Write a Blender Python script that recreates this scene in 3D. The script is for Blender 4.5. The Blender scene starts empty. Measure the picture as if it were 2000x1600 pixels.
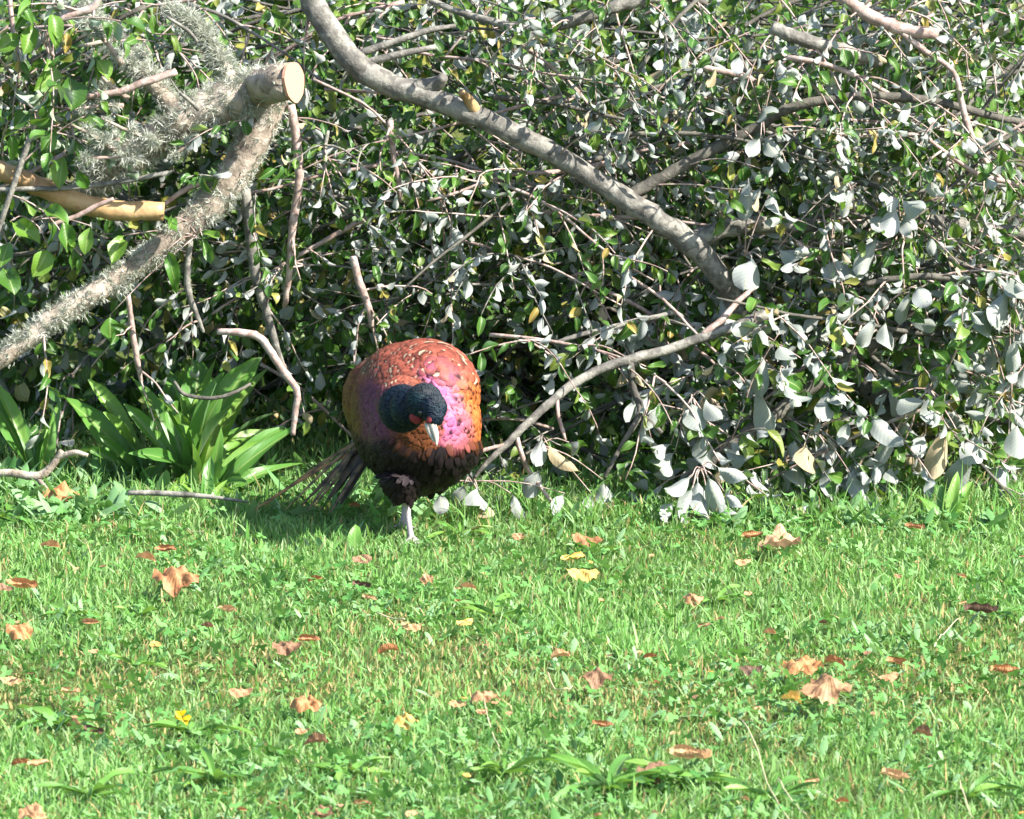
import bpy, bmesh, math, random
import numpy as np
from mathutils import Vector, Matrix, noise as mnoise

random.seed(11); rng = np.random.default_rng(11)
S = bpy.context.scene
COL = S.collection

# ------------------------------------------------------------------ camera
CAM_H, CAM_D = 1.75, 10.6
F_PX = 11660.0                       # focal length in pixels of the 2000 px wide photograph
PITCH = math.atan(CAM_H / CAM_D) - math.atan(265 / F_PX)
cd = bpy.data.cameras.new('camera'); cam = bpy.data.objects.new('camera', cd); COL.objects.link(cam)
cam.location = (0, -CAM_D, CAM_H); cam.rotation_euler = (math.pi / 2 - PITCH, 0, 0)
cd.sensor_width = 36; cd.sensor_fit = 'HORIZONTAL'; cd.lens = 36 * F_PX / 2000
cd.clip_start = 0.1; cd.clip_end = 400
cd.dof.use_dof = True; cd.dof.focus_distance = 10.6; cd.dof.aperture_fstop = 18
S.camera = cam

# ------------------------------------------------------------------ sky, sun, exposure
SUN_DIR = Vector((0.76, -0.43, 0.77)).normalized()
W = bpy.data.worlds.new('World'); S.world = W; W.use_nodes = True
nt = W.node_tree; sky = nt.nodes.new('ShaderNodeTexSky'); sky.sky_type = 'NISHITA'; sky.sun_disc = False
sky.sun_elevation = math.asin(SUN_DIR.z); sky.sun_rotation = math.atan2(SUN_DIR.x, SUN_DIR.y)
nt.links.new(sky.outputs[0], nt.nodes['Background'].inputs[0]); nt.nodes['Background'].inputs[1].default_value = 0.11
sl = bpy.data.lights.new('sun', 'SUN'); sl.energy = 5.0; sl.angle = math.radians(0.5); sl.color = (1, 0.95, 0.88)
so = bpy.data.objects.new('sun', sl); COL.objects.link(so)
so.rotation_euler = SUN_DIR.to_track_quat('Z', 'Y').to_euler()
S.view_settings.view_transform = 'Standard'; S.view_settings.look = 'None'
S.view_settings.exposure = 1.85; S.view_settings.gamma = 1; S.view_settings.use_curve_mapping = False
S.render.engine = 'CYCLES'
S.cycles.max_bounces = 6; S.cycles.diffuse_bounces = 3; S.cycles.glossy_bounces = 2
S.cycles.transmission_bounces = 4; S.cycles.caustics_reflective = False; S.cycles.caustics_refractive = False

# ------------------------------------------------------------------ measuring the photograph
CP, SP = math.cos(PITCH), math.sin(PITCH)
def ray(px, py):
    a = (px - 1000) / F_PX; b = (800 - py) / F_PX
    return np.array((a, CP + b * SP, -SP + b * CP))
def at(px, py, Y):
    d = ray(px, py); t = (Y + CAM_D) / d[1]
    return np.array((d[0] * t, Y, CAM_H + d[2] * t))
def onground(px, py, z=0.0):
    d = ray(px, py); t = (z - CAM_H) / d[2]
    return np.array((d[0] * t, -CAM_D + d[1] * t, z))
def px2m(n, Y=0.0): return n * (Y + CAM_D + 0.1) / F_PX

# ------------------------------------------------------------------ mesh helpers
def make_mesh(name, V, polys, mats, attrs=None, mat_idx=None, smooth=True):
    me = bpy.data.meshes.new(name); V = np.asarray(V, np.float32)
    polys = [np.asarray(p, np.int32) for p in polys if len(p)]
    loops = np.concatenate([p.ravel() for p in polys])
    tot = np.concatenate([np.full(len(p), p.shape[1], np.int32) for p in polys])
    start = np.concatenate(([0], np.cumsum(tot)[:-1])).astype(np.int32)
    me.vertices.add(len(V)); me.vertices.foreach_set('co', V.ravel())
    me.loops.add(len(loops)); me.loops.foreach_set('vertex_index', loops)
    me.polygons.add(len(tot)); me.polygons.foreach_set('loop_start', start); me.polygons.foreach_set('loop_total', tot)
    me.polygons.foreach_set('use_smooth', np.full(len(tot), smooth))
    for m in mats: me.materials.append(m)
    if mat_idx is not None: me.polygons.foreach_set('material_index', np.asarray(mat_idx, np.int32))
    for k, (typ, arr) in (attrs or {}).items():
        a = me.attributes.new(k, typ, 'POINT'); arr = np.asarray(arr, np.float32)
        a.data.foreach_set({'FLOAT': 'value', 'FLOAT_VECTOR': 'vector', 'FLOAT_COLOR': 'color'}[typ], arr.ravel())
    me.update(calc_edges=True); return me

class MB:
    """collects shapes with per-vertex attributes, and links them as one mesh"""
    def __init__(s): s.V = []; s.P3 = []; s.P4 = []; s.A = []; s.R = []; s.n = 0; s.m3 = []; s.m4 = []
    def add(s, V, quads=(), tris=(), luv=None, rnd=0.0, mat=0):
        V = np.asarray(V, float); n = len(V); s.V.append(V)
        if len(quads): s.P4.append(np.asarray(quads) + s.n); s.m4.append(np.full(len(quads), mat))
        if len(tris): s.P3.append(np.asarray(tris) + s.n); s.m3.append(np.full(len(tris), mat))
        s.A.append(np.zeros((n, 3)) if luv is None else luv); s.R.append(np.full(n, rnd)); s.n += n
    def mesh(s, name, mats, origin=(0, 0, 0), smooth=True):
        V = np.concatenate(s.V) - np.asarray(origin)
        polys = ([np.concatenate(s.P4)] if s.P4 else []) + ([np.concatenate(s.P3)] if s.P3 else [])
        mi = np.concatenate(s.m4 + s.m3) if len(mats) > 1 else None
        return make_mesh(name, V, polys, mats, {'luv': ('FLOAT_VECTOR', np.concatenate(s.A)), 'rnd': ('FLOAT', np.concatenate(s.R))}, mi, smooth)

def tag(o, label=None, cat=None, group=None, kind=None):
    if label: o['label'] = label
    if cat: o['category'] = cat
    if group: o['group'] = group
    if kind: o['kind'] = kind
    return o
def link(name, me, parent=None, loc=(0, 0, 0)):
    o = bpy.data.objects.new(name, me); COL.objects.link(o); o.location = [float(c) for c in loc]
    if parent is not None: o.parent = parent
    return o
def thing(name, label, cat, loc=(0, 0, 0), group=None):
    return tag(link(name, None, None, loc), label, cat, group)

def catmull(P, n):
    P = np.asarray(P, float)
    if len(P) == 2: P = np.array([P[0], (P[0] + P[1]) / 2, P[1]])
    Q = np.vstack((2 * P[0] - P[1], P, 2 * P[-1] - P[-2])); out = []
    ts = np.linspace(0, len(P) - 1, n)
    for t in ts:
        i = min(int(t), len(P) - 2); u = t - i; a, b, c, d = Q[i:i + 4]
        out.append(0.5 * (2 * b + (c - a) * u + (2 * a - 5 * b + 4 * c - d) * u * u + (3 * b - a - 3 * c + d) * u ** 3))
    return np.array(out)
def unit(v): v = np.asarray(v, float); return v / (np.linalg.norm(v) + 1e-12)
def tube(path, radii, sides=8, rough=0.0, cap=True):
    path = np.asarray(path, float); n = len(path); radii = np.broadcast_to(radii, (n,))
    T = np.gradient(path, axis=0); T /= np.linalg.norm(T, axis=1)[:, None] + 1e-12
    u = unit(np.cross(T[0], (0.13, 0.2, 0.97) if abs(T[0][2]) < 0.9 else (1, 0, 0))); V = []
    ang = np.linspace(0, 2 * math.pi, sides, endpoint=False)
    for i in range(n):
        u = unit(u - T[i] * np.dot(u, T[i])); v = np.cross(T[i], u)
        r = radii[i] * (1 + rough * rng.uniform(-1, 1, sides))
        V.append(path[i] + (np.cos(ang) * r)[:, None] * u + (np.sin(ang) * r)[:, None] * v)
    V = np.concatenate(V); k = np.arange(sides); k2 = (k + 1) % sides; Q = []
    for i in range(n - 1):
        Q.append(np.stack((i * sides + k, i * sides + k2, (i + 1) * sides + k2, (i + 1) * sides + k), 1))
    Q = np.concatenate(Q); tr = []
    if cap:
        V = np.vstack((V, path[0], path[-1])); a = n * sides; b = a + 1
        tr = np.concatenate((np.stack((np.full(sides, a), k2, k), 1), np.stack((np.full(sides, b), (n - 1) * sides + k, (n - 1) * sides + k2), 1)))
    return V, Q, tr

# ------------------------------------------------------------------ materials
class N:
    def __init__(s, name):
        s.m = bpy.data.materials.new(name); s.m.use_nodes = True; s.t = s.m.node_tree; s.t.nodes.clear()
        s.out = s.n('OutputMaterial')
    def n(s, typ, **kw):
        nd = s.t.nodes.new('ShaderNode' + typ)
        for k, v in kw.items(): setattr(nd, k, v)
        return nd
    def l(s, a, b): s.t.links.new(a, b)
    def set(s, sock, v):
        if hasattr(v, 'is_output') or isinstance(v, bpy.types.NodeSocket): s.l(v, sock)
        else: sock.default_value = (*v, 1) if isinstance(v, tuple) and len(v) == 3 and sock.type == 'RGBA' else v
    def math(s, op, a, b=0.0, clamp=False):
        nd = s.n('Math', operation=op, use_clamp=clamp); s.set(nd.inputs[0], a); s.set(nd.inputs[1], b); return nd.outputs[0]
    def mix(s, f, a, b):
        nd = s.n('MixRGB'); s.set(nd.inputs[0], f); s.set(nd.inputs[1], a); s.set(nd.inputs[2], b); return nd.outputs[0]
    def noise(s, scale, detail=3, vec=None, rough=0.6):
        nd = s.n('TexNoise'); nd.inputs['Scale'].default_value = scale; nd.inputs['Detail'].default_value = detail; nd.inputs['Roughness'].default_value = rough
        s.l(vec if vec is not None else s.n('TexCoord').outputs['Object'], nd.inputs['Vector']); return nd.outputs[0]
    def ramp(s, f, stops):
        nd = s.n('ValToRGB'); cr = nd.color_ramp
        while len(cr.elements) < len(stops): cr.elements.new(0.5)
        for e, (p, c) in zip(cr.elements, stops): e.position = p; e.color = (*c, 1)
        s.l(f, nd.inputs[0]); return nd.outputs[0]
    def pbr(s, base, rough=0.6, spec=0.4, bump=None, bstr=0.5, bdist=0.002, **kw):
        p = s.n('BsdfPrincipled'); s.set(p.inputs['Base Color'], base); s.set(p.inputs['Roughness'], rough); s.set(p.inputs['Specular IOR Level'], spec)
        for k, v in kw.items(): s.set(p.inputs[k.replace('_', ' ')], v)
        if bump is not None:
            b = s.n('Bump'); b.inputs['Strength'].default_value = bstr; b.inputs['Distance'].default_value = bdist
            s.l(bump, b.inputs['Height']); s.l(b.outputs[0], p.inputs['Normal'])
        return p.outputs[0]
    def translucent(s, shader, col, f):
        tr = s.n('BsdfTranslucent'); s.set(tr.inputs[0], col); mx = s.n('MixShader'); s.set(mx.inputs[0], f)
        s.l(shader, mx.inputs[1]); s.l(tr.outputs[0], mx.inputs[2]); return mx.outputs[0]
    def done(s, shader): s.l(shader, s.out.inputs[0]); return s.m
    def attr(s, name, out='Fac'): a = s.n('Attribute', attribute_name=name); return a.outputs[out]

def leaf_mat(name, tops, under, und2, transl=0.28, gloss=0.42):
    g = N(name)
    r = g.math('FRACT', g.math('ADD', g.attr('rnd'), g.n('ObjectInfo').outputs['Random']))
    luv = g.attr('luv', 'Vector'); sx = g.n('SeparateXYZ'); g.l(luv, sx.inputs[0])
    ax = g.math('ABSOLUTE', sx.outputs[0])
    # side veins: stripes that sweep forward from the midrib, and the pale midrib itself
    vein = g.math('POWER', g.math('ABSOLUTE', g.math('SINE', g.math('MULTIPLY', g.math('SUBTRACT', sx.outputs[1], g.math('MULTIPLY', ax, 0.25)), 26.0))), 0.45)
    rib = g.math('LESS_THAN', ax, 0.07)
    top = g.ramp(r, tops)
    blot = g.noise(60, 3)
    top = g.mix(g.math('MULTIPLY', blot, 0.35), top, (0.03, 0.075, 0.012))
    top = g.mix(g.math('MULTIPLY', rib, 0.55), top, (0.28, 0.34, 0.12))
    und = g.mix(g.math('MULTIPLY', blot, 0.95), under, und2)
    und = g.mix(g.math('MULTIPLY', g.math('FRACT', g.math('MULTIPLY', r, 7.3)), 0.55), und, und2)
    und = g.mix(g.math('MULTIPLY', g.math('GREATER_THAN', r, 0.955), 0.7), und, (0.42, 0.29, 0.13))
    und = g.mix(g.math('MULTIPLY', rib, 0.5), und, (0.42, 0.42, 0.27))
    und = g.mix(g.math('MULTIPLY', g.math('SUBTRACT', 1.0, vein), 0.6), und, und2)
    back = g.n('NewGeometry').outputs['Backfacing']
    col = g.mix(back, top, und)
    rough = g.math('ADD', gloss, g.math('MULTIPLY', back, 0.3))
    sh = g.pbr(col, rough, g.math('SUBTRACT', 0.4, g.math('MULTIPLY', back, 0.2)), vein, 0.35, 0.0006)
    return g.done(g.translucent(sh, g.mix(0.5, top, (0.16, 0.3, 0.02)), transl))

GREENS = [(0.0, (0.024, 0.075, 0.012)), (0.35, (0.04, 0.115, 0.016)), (0.7, (0.075, 0.165, 0.022)), (0.9, (0.13, 0.19, 0.03)), (1.0, (0.34, 0.23, 0.06))]
M_LEAF = leaf_mat('willow_leaf', GREENS, (0.45, 0.45, 0.47), (0.19, 0.22, 0.18))
M_LEAFG = leaf_mat('green_leaf', [(0.0, (0.035, 0.095, 0.012)), (0.5, (0.06, 0.16, 0.018)), (1.0, (0.13, 0.24, 0.03))], (0.36, 0.42, 0.33), (0.22, 0.28, 0.18), 0.3)
M_WEED = leaf_mat('weed_leaf', [(0.0, (0.07, 0.19, 0.035)), (0.6, (0.13, 0.29, 0.05)), (1.0, (0.20, 0.36, 0.06))], (0.16, 0.27, 0.13), (0.10, 0.20, 0.07), 0.35, 0.4)

def bark(name, dark, mid, pale, scale=45, bump=0.6, rough=0.8):
    g = N(name); a = g.noise(scale, 5); b = g.noise(scale * 0.22, 3); w = g.noise(scale * 5, 3)
    c = g.ramp(a, [(0.3, dark), (0.5, mid), (0.72, pale)])
    c = g.mix(g.math('MULTIPLY', g.math('GREATER_THAN', b, 0.56), 0.45), c, pale)
    c = g.mix(g.math('MULTIPLY', w, 0.35), c, dark)
    return g.done(g.pbr(c, rough, 0.3, g.math('ADD', a, g.math('MULTIPLY', w, 0.4)), bump, 0.006))
M_BARK = bark('grey_bark', (0.05, 0.046, 0.04), (0.125, 0.117, 0.10), (0.31, 0.295, 0.25))
M_DARK = bark('dark_bark', (0.035, 0.033, 0.028), (0.075, 0.068, 0.055), (0.15, 0.14, 0.11))
M_PINK = bark('reddish_bark', (0.15, 0.10, 0.08), (0.29, 0.21, 0.18), (0.46, 0.39, 0.35), 60, 0.4, 0.6)
M_LICH = bark('lichen_bark', (0.09, 0.07, 0.055), (0.24, 0.195, 0.15), (0.42, 0.37, 0.31), 34, 0.9, 0.9)
M_TAN = bark('peeled_wood', (0.17, 0.09, 0.04), (0.32, 0.205, 0.095), (0.43, 0.31, 0.16), 26, 0.3, 0.5)
g = N('sawn_wood'); tc = g.n('TexCoord'); wv = g.n('TexWave', wave_type='RINGS', rings_direction='X'); g.l(tc.outputs['Object'], wv.inputs[0])
wv.inputs['Scale'].default_value = 90; wv.inputs['Distortion'].default_value = 2
M_SAWN = g.done(g.pbr(g.mix(g.math('MULTIPLY', wv.outputs[1], 0.35), (0.42, 0.225, 0.15), (0.30, 0.14, 0.085)), 0.7, 0.2, wv.outputs[1], 0.2, 0.001))
g = N('beard_lichen'); M_LTUFT = g.done(g.translucent(g.pbr(g.ramp(g.attr('rnd'), [(0, (0.17, 0.19, 0.13)), (0.4, (0.34, 0.36, 0.29)), (0.8, (0.50, 0.51, 0.45)), (1, (0.66, 0.66, 0.60))]), 0.9, 0.1), (0.4, 0.42, 0.3), 0.25))

def vcol_mat(name, rough=0.5, spec=0.4, transl=0.0, tcol=None, **kw):
    g = N(name); c = g.attr('col', 'Color'); sh = g.pbr(c, rough, spec, **kw)
    if transl: sh = g.translucent(sh, g.mix(0.4, c, tcol), transl)
    return g.done(sh)
M_GRASS = vcol_mat('grass_blade', 0.5, 0.22, 0.4, (0.25, 0.42, 0.04))
M_CLOVER = vcol_mat('ground_weed_leaf', 0.55, 0.25, 0.3, (0.2, 0.4, 0.04))

# ------------------------------------------------------------------ ground
def vnoise(x, y, s=1.0, o=0.0):
    return (np.sin(x * 2.1 * s + 1.3 + o) * np.cos(y * 1.7 * s + 0.4 + o * 2) + 0.6 * np.sin(x * 4.7 * s + y * 3.1 * s + 2 + o) + 0.4 * np.sin(-x * 7.9 * s + y * 6.3 * s + o) + 0.3 * np.cos(x * 13.1 * s + 9.7 * y * s)) / 2.3
def ground_z(x, y):
    b = np.clip((y - 2.3) / 1.6, 0, 1); bank = 1.7 * b * b * (3 - 2 * b)
    return 0.008 * vnoise(x, y, 1.5) + bank
g = N('lawn_soil'); a = g.noise(18, 6); b = g.noise(120, 4)
M_SOIL = g.done(g.pbr(g.mix(b, g.ramp(a, [(0.35, (0.05, 0.07, 0.018)), (0.55, (0.09, 0.10, 0.03)), (0.7, (0.15, 0.12, 0.055))]), (0.04, 0.07, 0.015)), 0.95, 0.1, b, 0.8, 0.01))
xs = np.unique(np.concatenate((np.linspace(-60, -4, 12), np.linspace(-4, 4, 70), np.linspace(4, 60, 12))))
ys = np.unique(np.concatenate((np.linspace(-40, -4, 10), np.linspace(-4, 6, 90), np.linspace(6, 120, 12))))
X, Y = np.meshgrid(xs, ys); nx, ny = len(xs), len(ys)
V = np.stack((X, Y, ground_z(X, Y)), 2).reshape(-1, 3)
i, j = np.meshgrid(np.arange(nx - 1), np.arange(ny - 1)); k = (j * nx + i).ravel()
tag(link('ground', make_mesh('ground', V, [np.stack((k, k + 1, k + nx + 1, k + nx), 1)], [M_SOIL])), 'lawn soil and low earth bank under the grass', kind='structure')

# ------------------------------------------------------------------ fallen leaves: where they lie (also keeps the grass clear of them)
# px, py, width px, height px, shape, tone, label
DL = [
 (99,1062,42,36,'fold','tan','tan folded dead leaf standing on the grass left of the pheasant shadow'),
 (44,1141,66,34,'curl','orange','pale orange curled dead leaf at the left edge level with the big rusty leaf'),
 (8,1146,36,22,'oval','brown','small brown dead leaf touching a pale orange one at the left edge'),
 (350,1143,98,52,'maple','rust','biggest rusty maple leaf on the lawn, left of the pheasant'),
 (285,1088,44,30,'fold','tan','tan dead leaf just above the biggest rusty maple leaf'),
 (324,1072,46,22,'curl','rust','thin reddish curled leaf above the biggest rusty maple leaf'),
 (615,1126,32,42,'fold','rust','upright rusty folded leaf in grass below the pheasant tail'),
 (176,1210,36,38,'fold','pink','upright pinkish brown leaf crossed by a pale grass stalk'),
 (36,1230,58,28,'maple','orange','flat light orange leaf below the curled leaf at the left edge'),
 (560,1262,58,44,'maple','brown','ragged brown lobed leaf below the biggest rusty leaf'),
 (602,1246,46,30,'curl','rust','reddish crinkled leaf behind the ragged brown lobed leaf'),
 (405,1222,30,20,'fold','brown',None),(445,1191,44,14,'curl','tan',None),
 (22,1326,48,20,'oval','tan','narrow tan leaf at the left edge among dry thatch'),
 (137,1349,40,20,'curl','tan','small tan curled leaf beside the thatch patch on the left'),
 (469,1349,52,20,'oval','pink','pinkish flat leaf half sunk in dry grass, left of centre'),
 (602,1370,62,28,'maple','orange','pale orange lobed leaf sunk deep in short grass'),
 (183,1270,22,12,'oval','tan',None),(303,1255,24,24,'oval','yellow',None),
 (146,1414,32,20,'fold','brown',None),(184,1424,44,30,'curl','dark','dark brown crumpled leaf among plantain leaves on the left'),
 (40,1486,40,40,'fold','rust','dark rusty leaf standing on edge near the lower left corner'),
 (74,1492,48,18,'curl','tan','pale tan ribbed curl lying against a dark rusty upright leaf'),
 (619,1446,52,34,'fold','brown','brown tent shaped leaf with a pale stalk in front of it'),
 (587,1427,26,18,'oval','pink',None),(64,1588,62,34,'maple','pink','pinkish crumpled leaf cut by the bottom edge on the left'),
 (472,1578,22,26,'fold','orange',None),(630,1590,46,24,'maple','brown','brown leaf cut by the bottom edge beside plantain leaves'),
 (708,1088,42,26,'oval','brown','long oval brown leaf beside a pale pointed weed below the pheasant'),
 (834,1129,30,32,'maple','pink','pink brown lobed leaf straight below the pheasant leg'),
 (914,1144,34,26,'fold','tan','tan folded leaf below and right of the pheasant leg'),
 (1012,1045,26,26,'oval','pink','rounded pinkish leaf standing in grass right of the pheasant'),
 (1145,1050,62,36,'oval','rust','rusty orange oval leaf at the edge of the brush, right of the pheasant'),
 (1120,1090,50,22,'curl','yellow','ragged yellow orange leaf between a rusty and a pale yellow leaf'),
 (1139,1118,68,30,'oval','yellow','broad pale yellow leaf lying below the rusty oval leaf'),
 (706,1142,40,22,'curl','dark','dark curled scrap with a white edge below the long oval brown leaf'),
 (721,1167,32,16,'curl','tan',None),
 (804,1221,46,18,'oval','tan','tan leaf with a long pale stalk trailing to its left'),
 (758,1266,44,36,'fold','rust','rusty folded leaf with a pale edge, centre left of the lawn'),
 (909,1214,36,22,'oval','yellow',None),
 (1094,1279,42,22,'fold','tan','tan leaf with a dark folded tip in the middle of the lawn'),
 (1269,1279,30,30,'fold','rust','upright rusty leaf scrap right of the middle of the lawn'),
 (946,1354,58,26,'maple','pink','pinkish lobed leaf in thatch, largest of three close together'),
 (894,1371,38,20,'oval','tan','narrow tan leaf, left one of three close together in thatch'),
 (942,1386,26,26,'oval','pink','short pink leaf, front one of three close together in thatch'),
 (794,1403,48,26,'maple','yellow','yellow lobed leaf with a green weed under it'),
 (1175,1414,46,28,'curl','rust','dark rusty shrivelled leaf in the front lawn right of centre'),
 (1167,1328,64,24,'maple','brown','dull brown leaf sunk in grass beside a white stalk'),
 (1347,1475,90,26,'curl','tan','long ribbed tan leaf rolled lengthwise in the front lawn'),
 (1284,1504,76,26,'maple','brown','brown leaf with pale lobes below the long ribbed tan leaf'),
 (912,1512,18,18,'oval','yellow',None),(706,1570,42,16,'curl','pink',None),(804,1587,28,18,'oval','tan',None),(1167,1590,18,16,'fold','tan',None),
 (1524,1057,88,40,'maple','pale','big pale tan leaf at the foot of the brush on the right'),
 (1468,1045,48,26,'curl','rust','reddish curled leaf touching the big pale tan leaf'),
 (1450,1095,36,18,'oval','tan',None),
 (1352,1165,40,32,'maple','pink','pinkish red lobed leaf below the big pale tan leaf'),
 (1787,1030,42,14,'curl','rust','rusty flat leaf at the grass edge on the far right'),
 (1879,1121,22,30,'fold','tan',None),(1754,1122,16,26,'oval','pink',None),(1504,1234,32,24,'fold','tan',None),
 (1607,1215,20,18,'fold','brown',None),(1375,1221,28,16,'curl','brown',None),(1461,1158,18,14,'oval','tan',None),
 (1467,1304,48,30,'oval','dark','dark brown ridged leaf left of a crumpled orange brown leaf'),
 (1570,1298,80,36,'maple','orange','crumpled orange brown leaf, widest of the row across the right lawn'),
 (1630,1289,42,34,'fold','rust','folded rusty leaf touching the crumpled orange brown one'),
 (1752,1290,44,30,'curl','orange','twisted orange leaf right of the crumpled orange brown leaf'),
 (1737,1320,42,18,'oval','pink','small pale pink leaf under the twisted orange leaf'),
 (1960,1309,60,26,'curl','orange','orange leaf with a long twisted tail at the right edge'),
 (1617,1358,100,40,'maple','stripe','largest pinkish striped leaf, dark ribbed, right side of the lawn'),
 (1547,1363,46,26,'fold','yellow','yellow brown scrap at the left end of the largest striped leaf'),
 (1358,1358,14,24,'oval','brown',None),(1480,1382,16,14,'oval','tan',None),
 (1802,1431,44,22,'fold','brown','brown scrap lying in pale grass on the right'),
 (1645,1562,30,30,'fold','orange','bright orange folded leaf near the bottom edge on the right'),
 (1456,1559,20,18,'fold','tan',None),(1585,1525,32,22,'curl','tan',None),
 (1746,1514,64,22,'curl','tan','broken tan leaf in straw coloured grass near the lower right'),
 (1915,1192,72,26,'curl','dark','dark brown curled leaf with a pale tip near the right edge'),
 (113,966,84,34,'maple','orange','big orange maple leaf under the brush at the left edge'),
 (690,985,30,30,'fold','rust','reddish leaf under the pheasant tail'),
 (930,1130,0,0,'','',None)]
DL = [d for d in DL if d[2] > 0]
for k in range(46):            # little scraps
    DL.append((random.uniform(0, 2000), random.uniform(1075, 1590), random.uniform(9, 17), random.uniform(7, 13), random.choice(['oval', 'fold', 'curl']), random.choice(['tan', 'brown', 'pink', 'orange', 'tan', 'pale', 'yellow']), None))
DLP = np.array([onground(d[0], d[1] + d[3] * 0.35) for d in DL]); DLR = np.array([px2m(d[2], p[1]) * 0.5 for d, p in zip(DL, DLP)])
BIRD = onground(800, 1065)

# ------------------------------------------------------------------ lawn grass (stuff)
def grass_field(n, x0, x1, y0, y1, hmin, hmax, seed):
    r = np.random.default_rng(seed)
    x = r.uniform(x0, x1, n); y = r.uniform(y0, y1, n)
    tuft = r.integers(0, n, n // 14)                       # blades gather into small tufts
    pick = r.random(n) < 0.6; tt = tuft[r.integers(0, len(tuft), n)]
    x = np.where(pick, x[tt] + r.normal(0, 0.011, n), x); y = np.where(pick, y[tt] + r.normal(0, 0.016, n), y)
    f = vnoise(x, y, 1.6, 3.0); dry = np.clip(vnoise(x * 1.3, y, 2.2, 7.7) * 0.9 + 0.05 + 1.15 * np.exp(-((y + 1.35) / 0.33) ** 2) - 0.22, 0, 1)
    h = r.uniform(hmin, hmax, n) * (1 + 0.35 * f) * (1 - 0.35 * dry) * np.where(r.random(n) < 0.05, 1.6, 1)
    for p, rad in zip(DLP, DLR):
        d = np.hypot((x - p[0]), (y - p[1]) * 0.75 + rad * 0.3); h = np.where(d < rad * 1.15, h * 0.3, h)
    w = r.uniform(0.0009, 0.0021, n) * np.where(r.random(n) < 0.12, 1.8, 1)
    a = r.uniform(0, 2 * np.pi, n); lean = np.abs(r.normal(0.45, 0.32, n)); la = r.uniform(0, 2 * np.pi, n)
    dx, dy = np.cos(la) * lean, np.sin(la) * lean
    z0 = ground_z(x, y) - 0.003
    V = np.empty((n, 7, 3)); ca, sa = np.cos(a) * w, np.sin(a) * w
    for lv, (t, wt) in enumerate(((0, 1.0), (0.42, 0.95), (0.78, 0.62))):
        o = t * t * h; zz = z0 + h * t * (1 - 0.18 * t * lean)
        for sd, c in ((-1, 0), (1, 1)):
            V[:, lv * 2 + c, 0] = x + dx * o + sd * ca * wt; V[:, lv * 2 + c, 1] = y + dy * o + sd * sa * wt; V[:, lv * 2 + c, 2] = zz
    V[:, 6, 0] = x + dx * h; V[:, 6, 1] = y + dy * h; V[:, 6, 2] = z0 + h * (1 - 0.22 * lean)
    b = np.arange(n)[:, None] * 7
    Q = np.concatenate((b + np.array([0, 1, 3, 2]), b + np.array([2, 3, 5, 4]))); T = b + np.array([4, 5, 6])
    hue = r.random(n)[:, None]; g1, g2, g3 = np.array((0.088, 0.226, 0.046)), np.array((0.172, 0.335, 0.088)), np.array((0.255, 0.36, 0.165))
    c = np.where(hue < 0.5, g1 + (g2 - g1) * hue * 2, g2 + (g3 - g2) * (hue - 0.5) * 2) * (1 + 0.25 * f[:, None])
    straw = (r.random(n) < 0.06 + 0.36 * dry)[:, None]
    c = np.where(straw, np.array((0.40, 0.31, 0.14)) * r.uniform(0.6, 1.1, n)[:, None], c)
    C = np.ones((n, 7, 4)); C[:, :, :3] = c[:, None, :]
    return V.reshape(-1, 3), Q, T, C.reshape(-1, 4)
parts = [grass_field(170000, -1.35, 1.25, -2.75, 0.55, 0.012, 0.034, 1), grass_field(26000, -1.5, 1.5, 0.3, 1.7, 0.022, 0.055, 2),
         grass_field(22000, -3.2, -1.3, -3.2, 1.2, 0.025, 0.055, 3), grass_field(22000, 1.2, 3.2, -3.2, 1.2, 0.025, 0.055, 4), grass_field(9000, -2.4, 2.4, -4.6, -2.7, 0.025, 0.06, 5),
         grass_field(2600, -0.1, 1.2, 0.16, 0.4, 0.03, 0.075, 6)]
o = 0; Vs, Qs, Ts, Cs = [], [], [], []
for v, q, t, c in parts: Vs.append(v); Qs.append(q + o); Ts.append(t + o); Cs.append(c); o += len(v)
tag(link('grass', make_mesh('grass', np.concatenate(Vs), [np.concatenate(Qs), np.concatenate(Ts)], [M_GRASS], {'col': ('FLOAT_COLOR', np.concatenate(Cs))})),
    'short sunlit lawn grass with straw coloured blades mixed in', 'grass', kind='stuff')

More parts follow.
